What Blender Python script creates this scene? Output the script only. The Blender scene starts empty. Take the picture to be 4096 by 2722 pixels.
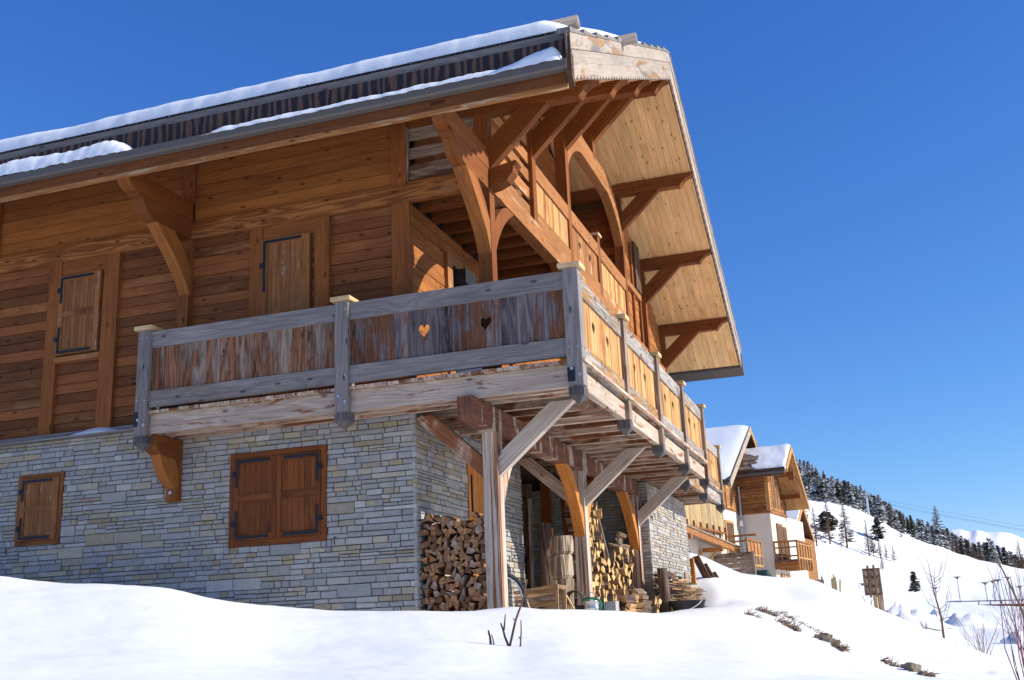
import bpy, bmesh, math, random
import numpy as np
from mathutils import Vector, Matrix, noise as mnoise
random.seed(7); rng = np.random.default_rng(7)
sc = bpy.context.scene
COL = sc.collection
# ------------------------------------------------------------------ camera
CP = Vector((4.96956, -11.36957, 0.11282)); FPX = 4266.96
YAW, PIT, ROL = math.radians(18.0912), math.radians(15.1474), math.radians(2.52425)
def _rot():
    Rz = Matrix.Rotation(YAW, 3, 'Z'); Rx = Matrix.Rotation(PIT, 3, 'X'); Ry = Matrix.Rotation(ROL, 3, 'Y')
    return Rz @ Rx @ Ry
RC = _rot()
cd = bpy.data.cameras.new('camera'); cam = bpy.data.objects.new('camera', cd); COL.objects.link(cam)
r_, f_, u_ = RC.col[0], RC.col[1], RC.col[2]
cam.matrix_world = Matrix(((r_.x, u_.x, -f_.x, CP.x), (r_.y, u_.y, -f_.y, CP.y), (r_.z, u_.z, -f_.z, CP.z), (0, 0, 0, 1)))
cd.sensor_width = 36; cd.lens = FPX / 4096 * 36; cd.clip_end = 20000; cd.clip_start = .05
sc.camera = cam
# ------------------------------------------------------------------ light
SUN = Vector((1, .09, .505)).normalized()
w = bpy.data.worlds.new('World'); sc.world = w; w.use_nodes = True
nt = w.node_tree; sky = nt.nodes.new('ShaderNodeTexSky'); sky.sky_type = 'NISHITA'; sky.sun_disc = False
sky.sun_elevation = math.asin(SUN.z); sky.sun_rotation = math.atan2(SUN.x, SUN.y)
sky.altitude = 1900; sky.air_density = 1.0; sky.dust_density = 0; sky.ozone_density = 6
# colour grade of the sky: the deep clean blue of thin mountain air
_sp = nt.nodes.new('ShaderNodeSeparateColor'); _cb = nt.nodes.new('ShaderNodeCombineColor'); nt.links.new(sky.outputs[0], _sp.inputs[0])
for _i, (_k, _g) in enumerate(((.53, 1.33), (.72, 1.0), (1.47, .65))):
    _p = nt.nodes.new('ShaderNodeMath'); _p.operation = 'POWER'; nt.links.new(_sp.outputs[_i], _p.inputs[0]); _p.inputs[1].default_value = _g
    _m = nt.nodes.new('ShaderNodeMath'); _m.operation = 'MULTIPLY'; nt.links.new(_p.outputs[0], _m.inputs[0]); _m.inputs[1].default_value = _k
    nt.links.new(_m.outputs[0], _cb.inputs[_i])
nt.links.new(_cb.outputs[0], nt.nodes['Background'].inputs[0]); nt.nodes['Background'].inputs[1].default_value = .15
sd = bpy.data.lights.new('sun', 'SUN'); sd.energy = 4.5; sd.angle = math.radians(.53); sd.color = (1, .95, .86)
so = bpy.data.objects.new('sun', sd); COL.objects.link(so); so.rotation_euler = SUN.to_track_quat('Z', 'Y').to_euler()
sc.view_settings.view_transform = 'Standard'; sc.view_settings.look = 'None'; sc.view_settings.gamma = 1
sc.view_settings.exposure = .5
# ------------------------------------------------------------------ helpers
def ray(u, v):
    return RC @ Vector(((u - 2048) / FPX, 1, -(v - 1361) / FPX))
def at(u, v, d):
    r = ray(u, v); return CP + r * (d / math.hypot(r.x, r.y))
def onp(u, v, ax, val):
    r = ray(u, v); i = 'xyz'.index(ax); return CP + r * ((val - CP[i]) / r[i])
def tag(o, label=None, cat=None, group=None, kind=None):
    for k, x in (('label', label), ('category', cat), ('group', group), ('kind', kind)):
        if x: o[k] = x
    return o
def empty(name, loc=(0, 0, 0), rz=0, parent=None):
    o = bpy.data.objects.new(name, None); COL.objects.link(o); o.location = loc; o.rotation_euler = (0, 0, rz)
    o.empty_display_size = .2
    if parent: o.parent = parent
    return o
class MB:
    def __init__(s): s.v = []; s.f = []; s.uv = []; s.c = []; s.m = []; s.sm = False
    def face(s, idx, uv, col, mat=0):
        s.f.append(idx); s.uv += uv; s.c += [col] * len(idx); s.m.append(mat)
    def box(s, a, b, axis=None, col=None, mat=0, skip=''):
        """axis aligned box; axis = grain direction"""
        a = [min(p, q) for p, q in zip(a, b)] if False else list(a); b = list(b)
        lo = [min(p, q) for p, q in zip(a, b)]; hi = [max(p, q) for p, q in zip(a, b)]
        s.obox(Vector([(p + q) / 2 for p, q in zip(lo, hi)]), Matrix.Identity(3), [(q - p) / 2 for p, q in zip(lo, hi)], axis, col, mat)
    def obox(s, c, M, h, axis=None, col=None, mat=0, taper=1.0):
        if axis is None: axis = max(range(3), key=lambda i: h[i])
        if col is None: col = (random.random(), random.random(), random.random(), 1)
        n = len(s.v); ou, ov = random.uniform(0, 60), random.uniform(0, 60)
        loc = []
        for k in range(8):
            p = [h[i] * (1 if k >> i & 1 else -1) for i in range(3)]
            if taper != 1 and p[axis] > 0:
                p = [q if i == axis else q * taper for i, q in enumerate(p)]
            loc.append(p); s.v.append(c + M @ Vector(p))
        for i in range(3):
            j, k = (i + 1) % 3, (i + 2) % 3
            for sg in (0, 1):
                ids = [sg << i, sg << i | 1 << j, sg << i | 1 << j | 1 << k, sg << i | 1 << k]
                if not sg: ids = ids[::-1]
                if i == axis: uv = [(ou + loc[q][j] * .35, ov + loc[q][k]) for q in ids]
                else:
                    o = j if k == axis else k
                    uv = [(ou + loc[q][axis], ov + loc[q][o] + i * 3.1) for q in ids]
                s.face([n + q for q in ids], uv, col, mat)
    def bar(s, a, b, w, h, up=(0, 0, 1), col=None, mat=0, taper=1.0, ext=0):
        a, b = Vector(a), Vector(b); d = (b - a); L = d.length; d.normalize()
        a = a - d * ext; L += 2 * ext
        up = Vector(up); x = d.cross(up)
        if x.length < 1e-4: x = d.cross(Vector((0, 1, 0)))
        x.normalize(); z = x.cross(d)
        M = Matrix((x, d, z)).transposed()
        s.obox(a + d * L / 2, M, (w / 2, L / 2, h / 2), 1, col, mat, taper)
    def prism(s, poly, ax, d0, d1, grain=None, col=None, mat=0, holes=None):
        """poly = 2-D outline in the two other axes (order of axes kept), extruded along axis ax from d0 to d1"""
        if col is None: col = (random.random(), random.random(), random.random(), 1)
        i = 'xyz'.index(ax); j, k = [q for q in range(3) if q != i]
        ar = sum(poly[q][0] * poly[(q + 1) % len(poly)][1] - poly[(q + 1) % len(poly)][0] * poly[q][1] for q in range(len(poly)))
        if ar < 0: poly = poly[::-1]
        flip = (i == 1)
        n = len(s.v); N = len(poly); ou, ov = random.uniform(0, 60), random.uniform(0, 60)
        gd = grain if isinstance(grain, tuple) else None
        g = (j if grain is None or gd else 'xyz'.index(grain))
        def P(p, d):
            q = [0, 0, 0]; q[i] = d; q[j], q[k] = p; return Vector(q)
        for p in poly: s.v.append(P(p, d0))
        for p in poly: s.v.append(P(p, d1))
        if gd:
            gl_ = math.hypot(*gd); gx, gy = gd[0] / gl_, gd[1] / gl_; uvf = lambda p: (ou + p[0] * gx + p[1] * gy, ov - p[0] * gy + p[1] * gx)
        elif g == i: uvf = lambda p: (ou + p[0] * .3, ov + p[1])
        elif g == j: uvf = lambda p: (ou + p[0], ov + p[1])
        else: uvf = lambda p: (ou + p[1], ov + p[0])
        lo, hi = (d0, d1) if d0 < d1 else (d1, d0)
        b0, b1 = (0, N) if d0 < d1 else (N, 0)
        f1 = [b1 + q for q in range(N)]; f0 = [b0 + q for q in range(N)][::-1]
        if flip: f1, f0 = f1[::-1], f0[::-1]
        for f in (f1, f0): s.face([n + q for q in f], [uvf(poly[q % N]) for q in f], col, mat)
        t = 0
        for q in range(N):
            q2 = (q + 1) % N; L = math.hypot(poly[q2][0] - poly[q][0], poly[q2][1] - poly[q][1])
            f = [b0 + q, b0 + q2, b1 + q2, b1 + q]
            if flip: f = f[::-1]
            W = abs(d1 - d0)
            mp = {b0 + q: (t, 0), b0 + q2: (t + L, 0), b1 + q2: (t + L, W), b1 + q: (t, W)}
            s.face([n + x for x in f], [(ou + (mp[x][1] if g == i else mp[x][0]), ov + 9 + (mp[x][0] if g == i else mp[x][1])) for x in f], col, mat)
            t += L
    def tube(s, pts, rad, n=6, col=None, mat=0, cap=True):
        if col is None: col = (random.random(), random.random(), random.random(), 1)
        pts = [Vector(p) for p in pts]
        if not hasattr(rad, '__len__'): rad = [rad] * len(pts)
        base = len(s.v); ou = random.uniform(0, 50); t = 0
        prev = None
        for q, p in enumerate(pts):
            d = (pts[min(q + 1, len(pts) - 1)] - pts[max(q - 1, 0)]).normalized()
            if prev is None:
                x = d.cross(Vector((0, 0, 1)));
                if x.length < 1e-3: x = Vector((1, 0, 0))
            else: x = prev - d * prev.dot(d)
            x.normalize(); prev = x; y = d.cross(x)
            for a in range(n):
                an = 2 * math.pi * a / n
                s.v.append(p + (x * math.cos(an) + y * math.sin(an)) * rad[q])
        for q in range(len(pts) - 1):
            L = (pts[q + 1] - pts[q]).length
            for a in range(n):
                a2 = (a + 1) % n; c = 2 * math.pi * rad[q] / n
                s.face([base + q * n + a, base + q * n + a2, base + q * n + n + a2, base + q * n + n + a],
                       [(ou + t, a * c), (ou + t, a * c + c), (ou + t + L, a * c + c), (ou + t + L, a * c)], col, mat)
            t += L
        if cap:
            f = [base + a for a in range(n)][::-1]; s.face(f, [(ou, .1 * a) for a in range(n)], col, mat)
            f = [base + (len(pts) - 1) * n + a for a in range(n)]; s.face(f, [(ou, .1 * a) for a in range(n)], col, mat)
    def grid(s, P, col=(.5, .5, .5, 1), mat=0, closed=False):
        n = len(s.v); R, C = len(P), len(P[0])
        for row in P: s.v += [Vector(p) for p in row]
        for i in range(R - 1):
            for j in range(C - (0 if closed else 1)):
                j2 = (j + 1) % C
                s.face([n + i * C + j, n + i * C + j2, n + i * C + C + j2, n + i * C + C + j], [(j, i), (j + 1, i), (j + 1, i + 1), (j, i + 1)], col, mat)
    def build(s, name, mats, parent=None, smooth=False):
        me = bpy.data.meshes.new(name)
        me.from_pydata([tuple(p) for p in s.v], [], s.f)
        uvl = me.uv_layers.new(name='UVMap'); uvl.data.foreach_set('uv', np.array(s.uv, dtype=np.float32).ravel())
        ca = me.color_attributes.new('pc', 'FLOAT_COLOR', 'CORNER'); ca.data.foreach_set('color', np.array(s.c, dtype=np.float32).ravel())
        if not isinstance(mats, (list, tuple)): mats = [mats]
        for m in mats: me.materials.append(m)
        me.polygons.foreach_set('material_index', s.m)
        if smooth or s.sm: me.polygons.foreach_set('use_smooth', [True] * len(s.f))
        me.update()
        o = bpy.data.objects.new(name, me); COL.objects.link(o)
        if parent: o.parent = parent
        return o
def dup(o, parent=None):
    c = o.copy(); COL.objects.link(c); c.parent = parent
    for ch in list(o.children): dup(ch, c)
    return c
# ------------------------------------------------------------------ materials
class NT:
    def __init__(s, name):
        s.m = bpy.data.materials.new(name); s.m.use_nodes = True; s.t = s.m.node_tree; s.b = s.t.nodes['Principled BSDF']
        s.b.inputs['Specular IOR Level'].default_value = .25
    def n(s, typ, **k):
        x = s.t.nodes.new(typ)
        for a, b in k.items():
            if a.startswith('i_'):
                key = a[2:]; key = int(key) if key.isdigit() else key
                s.set(x.inputs[key], b)
            else: setattr(x, a, b)
        return x
    def set(s, sock, v):
        if isinstance(v, bpy.types.NodeSocket): s.t.links.new(v, sock)
        elif v is not None:
            if isinstance(v, tuple) and len(v) == 3 and sock.type == 'RGBA': v = v + (1,)
            sock.default_value = v
    def math(s, op, a, b=None, c=None, clamp=False):
        x = s.n('ShaderNodeMath', operation=op); x.use_clamp = clamp
        s.set(x.inputs[0], a); s.set(x.inputs[1], b)
        if c is not None: s.set(x.inputs[2], c)
        return x.outputs[0]
    def mix(s, f, a, b, mode='MIX'):
        x = s.n('ShaderNodeMix', data_type='RGBA', blend_type=mode)
        s.set(x.inputs[0], f); s.set(x.inputs[6], a); s.set(x.inputs[7], b); return x.outputs[2]
    def map(s, vec, sc_, loc=(0, 0, 0)):
        x = s.n('ShaderNodeMapping'); s.set(x.inputs[0], vec); x.inputs['Scale'].default_value = sc_; x.inputs['Location'].default_value = loc; return x.outputs[0]
    def noise(s, vec, scale=1, detail=3, rough=.55, dist=0, dim='3D'):
        x = s.n('ShaderNodeTexNoise', noise_dimensions=dim); s.set(x.inputs['Vector'], vec)
        x.inputs['Scale'].default_value = scale; x.inputs['Detail'].default_value = detail; x.inputs['Roughness'].default_value = rough; x.inputs['Distortion'].default_value = dist
        return x.outputs[0]
    def ss(s, v, a, b):
        x = s.n('ShaderNodeMapRange', interpolation_type='SMOOTHSTEP'); s.set(x.inputs[0], v); s.set(x.inputs[1], a); s.set(x.inputs[2], b); return x.outputs[0]
    def bump(s, h, st, dist=.01):
        x = s.n('ShaderNodeBump'); s.set(x.inputs['Height'], h); x.inputs['Strength'].default_value = st; x.inputs['Distance'].default_value = dist
        s.t.links.new(x.outputs[0], s.b.inputs['Normal'])
    def out(s, col, rough=.8):
        s.set(s.b.inputs['Base Color'], col); s.set(s.b.inputs['Roughness'], rough); return s.m
def sr(r, g, b):
    f = lambda c: (c / 255 / 12.92 if c / 255 < .04045 else ((c / 255 + .055) / 1.055) ** 2.4)
    return (f(r), f(g), f(b))
def wood(name, dark, light, alt=None, alt_lo=.55, alt_hi=.7, alt_sc=(.7, 4), knots=.35, var=.5, alt2=None, alt2_lo=.6, alt2_hi=.75, alt2_sc=(1.5, 1.5), ring=.45, knotc=.25, rough=.8, bump=.35, gv=.22, crack=.55):
    t = NT(name); uv = t.n('ShaderNodeUVMap').outputs[0]
    pc = t.n('ShaderNodeAttribute', attribute_name='pc').outputs['Color']
    sp = t.n('ShaderNodeSeparateColor'); t.set(sp.inputs[0], pc); R, G, B = sp.outputs[0], sp.outputs[1], sp.outputs[2]
    f1 = t.noise(t.map(uv, (1.5, 45, 1)), 1, 5, .65, .3)
    b = t.noise(t.map(uv, (.55, 6, 1), (3, 7, 0)), 1, 2, .5, .5)
    f2 = t.math('MULTIPLY_ADD', t.math('SINE', t.math('MULTIPLY', b, 55)), .5, .5)
    g = t.math('ADD', t.math('MULTIPLY', f1, 1 - ring), t.math('MULTIPLY', f2, ring))
    g = t.ss(g, .2, .8)
    col = t.mix(g, dark, light)
    big = t.noise(t.map(uv, (.9, 3, 1), (11, 2, 0)), 1, 3, .6)
    def amt(x, lo, hi): return t.ss(x, lo, hi)
    if alt:
        m = t.noise(t.map(uv, (alt_sc[0], alt_sc[1], 1), (5, 1, 0)), 1, 4, .65, .6)
        m = t.math('ADD', m, t.math('MULTIPLY', t.math('SUBTRACT', G, .5), gv))
        m = amt(m, alt_lo, alt_hi)
        ac = t.mix(g, tuple(c * .72 for c in alt), tuple(min(1, c * 1.15) for c in alt))
        col = t.mix(m, col, ac)
    if alt2:
        m = t.noise(t.map(uv, (alt2_sc[0], alt2_sc[1], 1), (15, 21, 0)), 1, 4, .7, 1.2)
        m = t.math('ADD', m, t.math('MULTIPLY', t.math('SUBTRACT', B, .5), .2))
        m = amt(m, alt2_lo, alt2_hi)
        col = t.mix(m, col, t.mix(f1, tuple(c * .75 for c in alt2), alt2))
    if knots > 0:
        v = t.n('ShaderNodeTexVoronoi', voronoi_dimensions='2D'); t.set(v.inputs['Vector'], t.map(uv, (1.7, 4.3, 1))); v.inputs['Scale'].default_value = 1.3
        s2 = t.n('ShaderNodeSeparateColor'); t.set(s2.inputs[0], v.outputs['Color'])
        k = t.math('MULTIPLY', t.ss(v.outputs['Distance'], .13, .04), t.math('LESS_THAN', s2.outputs[0], knots))
        col = t.mix(t.math('MULTIPLY', k, .85), col, tuple(c * knotc for c in dark))
    ck = t.noise(t.map(uv, (.55, 38, 1), (31, 4, 0)), 1, 3, .5, .2)
    col = t.mix(t.math('MULTIPLY', t.ss(ck, .655, .70), crack), col, tuple(c * .3 for c in dark))
    br = t.math('MULTIPLY_ADD', R, var, 1 - var / 2)
    br = t.math('MULTIPLY', br, t.math('MULTIPLY_ADD', big, .7, .65))
    col = t.mix(1.0, col, t.n('ShaderNodeCombineColor', i_0=br, i_1=br, i_2=br).outputs[0], 'MULTIPLY')
    t.bump(g, bump, .006)
    return t.out(col, rough)
M = {}
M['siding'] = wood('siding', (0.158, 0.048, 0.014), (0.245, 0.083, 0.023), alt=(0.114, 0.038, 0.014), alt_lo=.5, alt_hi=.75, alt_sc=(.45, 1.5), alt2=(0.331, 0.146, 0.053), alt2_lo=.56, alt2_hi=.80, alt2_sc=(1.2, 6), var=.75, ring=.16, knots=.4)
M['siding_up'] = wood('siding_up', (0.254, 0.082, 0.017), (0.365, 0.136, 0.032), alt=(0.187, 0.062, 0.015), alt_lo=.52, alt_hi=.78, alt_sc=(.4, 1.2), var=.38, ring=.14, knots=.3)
M['frame'] = wood('frame', (0.181, 0.055, 0.013), (0.274, 0.095, 0.023), alt=(0.137, 0.044, 0.013), alt_lo=.55, alt_hi=.78, var=.3, knots=.25, ring=.15)
M['belt'] = wood('belt', (.185, .060, .015), (.36, .14, .038), alt=(.34, .185, .09), alt_lo=.60, alt_hi=.78, alt_sc=(4, 10), alt2=(.12, .042, .015), alt2_lo=.60, alt2_hi=.78, alt2_sc=(3, 8), var=.15, ring=.55)
M['gable'] = wood('gable', (0.147, 0.040, 0.007), (0.221, 0.071, 0.014), alt=(0.265, 0.101, 0.028), alt_lo=.6, alt_hi=.78, var=.25, knots=.2, ring=.15)
M['rail2'] = wood('rail2', (0.245, 0.090, 0.026), (0.359, 0.155, 0.050), alt=(0.425, 0.284, 0.155), alt_lo=.58, alt_hi=.70, alt_sc=(1.5, 6), var=.25, ring=.2)
M['honey'] = wood('honey', (.42, .20, .06), (.56, .325, .125), alt=(0.292, 0.091, 0.020), alt_lo=.5, alt_hi=.72, alt_sc=(.8, 5), alt2=(0.516, 0.350, 0.185), alt2_lo=.60, alt2_hi=.74, alt2_sc=(1.2, 8), var=.45, knots=.1, ring=.3)
M['soffit'] = wood('soffit', (.68, .385, .155), (.80, .515, .235), alt=(.66, .35, .12), alt_lo=.55, alt_hi=.8, alt_sc=(.8, 2), var=.2, knots=.45, knotc=.35, ring=.15, bump=.1)
M['grey'] = wood('grey', (0.154, 0.131, 0.120), (0.269, 0.234, 0.209), alt=(0.223, 0.163, 0.120), alt_lo=.58, alt_hi=.78, alt_sc=(.8, 4), var=.3, knots=.35, ring=.2)
M['greyboard'] = wood('greyboard', (0.091, 0.069, 0.067), (0.177, 0.141, 0.131), alt=(0.150, 0.058, 0.026), alt_lo=.47, alt_hi=.6, alt_sc=(1.6, 5), alt2=(0.041, 0.023, 0.018), alt2_lo=.58, alt2_hi=.72, alt2_sc=(1.2, 5), var=.45, knots=.1)
M['brownboard'] = wood('brownboard', (0.123, 0.050, 0.023), (0.265, 0.117, 0.058), alt=(0.246, 0.180, 0.137), alt_lo=.47, alt_hi=.62, alt_sc=(1.4, 5), alt2=(0.066, 0.025, 0.013), alt2_lo=.6, alt2_hi=.72, alt2_sc=(1.5, 5), var=.5, knots=.1)
M['rim'] = wood('rim', (0.340, 0.252, 0.185), (0.470, 0.378, 0.295), alt=(0.240, 0.097, 0.040), alt_lo=.575, alt_hi=.64, alt_sc=(1.8, 8), var=.15, knots=.4, ring=.3, gv=.05)
M['railB'] = wood('railB', (0.222, 0.192, 0.163), (0.355, 0.318, 0.281), alt=(0.326, 0.178, 0.067), alt_lo=.52, alt_hi=.62, alt_sc=(1.2, 5), alt2=(0.133, 0.048, 0.018), alt2_lo=.6, alt2_hi=.66, alt2_sc=(2, 4), var=.3)
M['post'] = wood('post', (0.400, 0.314, 0.239), (0.550, 0.456, 0.369), alt=(0.250, 0.093, 0.038), alt_lo=.505, alt_hi=.55, alt_sc=(.22, 17), var=.1, knots=.1, ring=.3, gv=.04)
M['brace_grey'] = wood('brace_grey', (0.420, 0.338, 0.266), (0.560, 0.480, 0.396), alt=(0.340, 0.167, 0.081), alt_lo=.60, alt_hi=.68, alt_sc=(.7, 12), var=.1, knots=.1, ring=.25, gv=.04)
M['beam'] = wood('beam', (0.330, 0.247, 0.185), (0.470, 0.378, 0.299), alt=(0.160, 0.063, 0.035), alt_lo=.5, alt_hi=.55, alt_sc=(4, .7), var=.15, knots=.15)
M['grey_dark'] = wood('grey_dark', (.06, .052, .05), (.13, .115, .11), var=.3, knots=0, ring=.2)
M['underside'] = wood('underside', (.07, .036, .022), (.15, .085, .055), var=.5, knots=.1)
M['joist'] = wood('joist', (0.338, 0.218, 0.146), (0.572, 0.422, 0.317), alt=(0.221, 0.083, 0.034), alt_lo=.5, alt_hi=.62, alt_sc=(1.2, 1.5), var=.4, knots=.2)
M['brace_eave'] = wood('brace_eave', (.25, .078, .016), (.36, .135, .032), alt=(.20, .065, .016), alt_lo=.56, alt_hi=.76, var=.12, knots=.1, ring=.2)
M['orange'] = wood('orange', (.40, .135, .026), (.54, .215, .048), alt=(.30, .10, .02), alt_lo=.58, alt_hi=.75, var=.12, knots=.1, ring=.2)  # kept brighter than the eave braces: bounced light on porch braces in the colour
M['cap'] = wood('cap', (.52, .34, .15), (.66, .47, .25), var=.15, knots=.1)
M['verge'] = wood('verge', (0.304, 0.238, 0.177), (0.404, 0.343, 0.282), alt=(0.304, 0.174, 0.079), alt_lo=.58, alt_hi=.72, alt_sc=(1.0, 8), alt2=(0.217, 0.195, 0.181), alt2_lo=.55, alt2_hi=.72, alt2_sc=(.8, 4), var=.25, knots=.25, ring=.1)
M['shutter'] = wood('shutter', (0.129, 0.035, 0.009), (0.219, 0.070, 0.017), alt=(0.087, 0.026, 0.009), alt_lo=.52, alt_hi=.72, alt_sc=(1.0, 2), var=.4, knots=.05, ring=.15)
M['shutter_up'] = wood('shutter_up', (0.202, 0.075, 0.022), (0.317, 0.132, 0.044), alt=(0.158, 0.053, 0.016), alt_lo=.54, alt_hi=.74, alt_sc=(1.2, 2), alt2=(0.370, 0.282, 0.220), alt2_lo=.64, alt2_hi=.8, alt2_sc=(2, 3), var=.35, knots=.05, ring=.18)
M['darkwood'] = wood('darkwood', (.07, .035, .02), (.15, .085, .05), var=.4)
M['plank'] = wood('plank', (.17, .12, .085), (.33, .25, .19), alt=(.13, .06, .03), alt_lo=.55, alt_hi=.7, var=.4)
M['logend_old'] = wood('logend_old', (.21, .092, .038), (.40, .20, .088), alt=(.27, .20, .15), alt_lo=.55, alt_hi=.72, var=.7, knots=0)
M['logend'] = wood('logend', (.46, .26, .09), (.66, .43, .18), alt=(.36, .27, .18), alt_lo=.55, alt_hi=.7, var=.55, knots=0)
M['logside'] = wood('logside', (.26, .14, .06), (.46, .29, .14), alt=(.20, .15, .11), alt_lo=.5, alt_hi=.62, alt_sc=(1.5, 8), var=.5, knots=0)
M['bark'] = wood('bark', (.055, .034, .024), (.20, .13, .095), alt=(.25, .20, .15), alt_lo=.58, alt_hi=.7, alt_sc=(3, 6), var=.4, knots=0, bump=1.0)
M['bark_lit'] = wood('bark_lit', (.13, .085, .055), (.42, .32, .23), alt=(.46, .37, .27), alt_lo=.55, alt_hi=.7, alt_sc=(3, 8), var=.2, knots=0, bump=1.0)  # lit copy of bark: sun on the log rounds is in the colour
def simple(name, col, rough=.6, metal=0, nz=.15, nsc=20):
    t = NT(name); tc = t.n('ShaderNodeTexCoord').outputs['Object']
    n = t.noise(tc, nsc, 4, .6); c = t.mix(n, tuple(x * (1 - nz) for x in col), tuple(min(1, x * (1 + nz)) for x in col))
    t.b.inputs['Metallic'].default_value = metal; t.bump(n, .1, .005); return t.out(c, rough)
M['iron'] = simple('iron', (.016, .017, .024), .55)
M['gutter'] = simple('gutter', (.125, .108, .095), .55, .1)
M['black'] = simple('black', (.02, .02, .022), .5)
M['zinc'] = simple('zinc', (.55, .56, .58), .35, .8)
M['bolt'] = simple('bolt', (.45, .46, .48), .35, .7)
M['hose'] = simple('hose', (.015, .16, .10), .4)
M['rubber'] = simple('rubber', (.025, .025, .028), .7)
M['tub'] = simple('tub', (.035, .037, .045), .5)
M['membrane'] = simple('membrane', (.018, .018, .02), .7, nsc=60)
M['render'] = simple('render', (.60, .53, .445), .9, nz=.06, nsc=1.5)
M['glass'] = simple('glass', (.03, .035, .045), .12)
M['rope'] = simple('rope', (.75, .70, .6), .8)
M['tarp'] = simple('tarp', (.02, .05, .05), .4)
M['steel'] = simple('steel', (.42, .46, .5), .5, .3)
M['stake'] = simple('stake', (.42, .32, .16), .8, nz=.3)
M['twig'] = simple('twig', (.13, .065, .05), .8, nz=.3)
M['twig_red'] = simple('twig_red', (.26, .10, .07), .8, nz=.3)
M['larch'] = simple('larch', (.14, .085, .06), .9, nz=.3, nsc=3)
M['pine'] = simple('pine', (.035, .045, .028), .9, nz=.5, nsc=2)
M['rock'] = simple('rock', (.25, .20, .14), .95, nz=.55, nsc=14)
M['dry'] = simple('dry', (.17, .11, .07), .9, nz=.4, nsc=30)
def stripes():
    t = NT('stripes'); g = t.n('ShaderNodeNewGeometry').outputs['Position']
    sp = t.n('ShaderNodeSeparateXYZ'); t.set(sp.inputs[0], g)
    a = t.math('ADD', t.math('MULTIPLY', sp.outputs[0], 58), t.math('MULTIPLY', t.noise(t.map(g, (5, 1, 1)), 1, 3), 14))
    s = t.ss(t.math('SINE', a), -.5, .9)
    n = t.noise(t.map(g, (20, 20, 4)), 1, 3)
    c = t.mix(s, (.02, .018, .022), t.mix(n, (.06, .03, .022), (.17, .095, .065)))
    return t.out(c, .8)
M['stripes'] = stripes()
def stone():
    t = NT('stone'); pc = t.n('ShaderNodeAttribute', attribute_name='pc').outputs['Color']
    tc = t.n('ShaderNodeTexCoord').outputs['Object']
    n = t.noise(tc, 9, 5, .65); n2 = t.noise(t.map(tc, (14, 14, 40)), 1, 4, .7); n3 = t.noise(tc, 90, 2)
    br = t.math('ADD', t.math('MULTIPLY_ADD', n, .5, .55), t.math('MULTIPLY', n2, .4))
    c = t.mix(1.0, pc, t.n('ShaderNodeCombineColor', i_0=br, i_1=br, i_2=br).outputs[0], 'MULTIPLY')
    c = t.mix(t.math('MULTIPLY', t.ss(t.noise(t.map(tc, (25, 25, 6)), 1, 4, .7), .62, .72), .35), c, (.62, .62, .62))
    h = t.math('ADD', n2, t.math('MULTIPLY', n3, .35)); t.bump(h, .55, .012)
    return t.out(c, .9)
M['stone'] = stone()
def snow():
    t = NT('snow'); tc = t.n('ShaderNodeTexCoord').outputs['Object']
    n = t.noise(tc, 1.4, 4, .55); n2 = t.noise(tc, 14, 4, .6); n3 = t.noise(tc, 70, 2)
    h = t.math('ADD', t.math('MULTIPLY', n, 1.2), t.math('ADD', t.math('MULTIPLY', n2, .18), t.math('MULTIPLY', n3, .05)))
    t.bump(h, .24, .06)
    return t.out((.872, .862, .84), .6)
M['snow'] = snow()
def tree_mat(name, c0, c1, snowamt):
    t = NT(name); pc = t.n('ShaderNodeAttribute', attribute_name='pc').outputs['Color']
    sp = t.n('ShaderNodeSeparateColor'); t.set(sp.inputs[0], pc)
    c = t.mix(sp.outputs[0], c0, c1)
    c = t.mix(t.math('LESS_THAN', sp.outputs[1], snowamt), c, (.8, .82, .86))
    return t.out(c, .9)
M['needles'] = tree_mat('needles', (.045, .050, .036), (.115, .115, .072), .08)
M['needles_snow'] = tree_mat('needles_snow', (.060, .066, .060), (.14, .145, .12), .42)
M['larchtwig'] = tree_mat('larchtwig', (.10, .065, .05), (.22, .15, .115), .06)
# ------------------------------------------------------------------ main chalet
H = empty('chalet', (-3, 4, .3))
tag(H, 'large timber chalet on a grey stone base with a wraparound balcony and log-sheltering porch', 'chalet')
HO = Vector(H.location)
_build = MB.build
def P(mb, name, mat, parent=None, smooth=False):
    """link a part of the main chalet; coordinates are world coordinates"""
    par = parent or H
    o = mb.build(name, mat, par, smooth)
    o.matrix_parent_inverse = Matrix.Identity(4)
    q = par; off = Vector((0, 0, 0))
    while q: off += Vector(q.location); q = q.parent
    o.location = -off
    return o
STC = [((.312, .304, .296), .42), ((.345, .328, .298), .28), ((.36, .312, .235), .19), ((.40, .38, .345), .06), ((.34, .275, .18), .05)]
def stonecol(warm=0):
    r = random.random(); a = 0
    for c, p in STC:
        a += p
        if r < a: break
    k = random.uniform(.82, 1.16)
    return (c[0] * k * (1 + warm), c[1] * k, c[2] * k * (1 - warm), 1)
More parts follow.
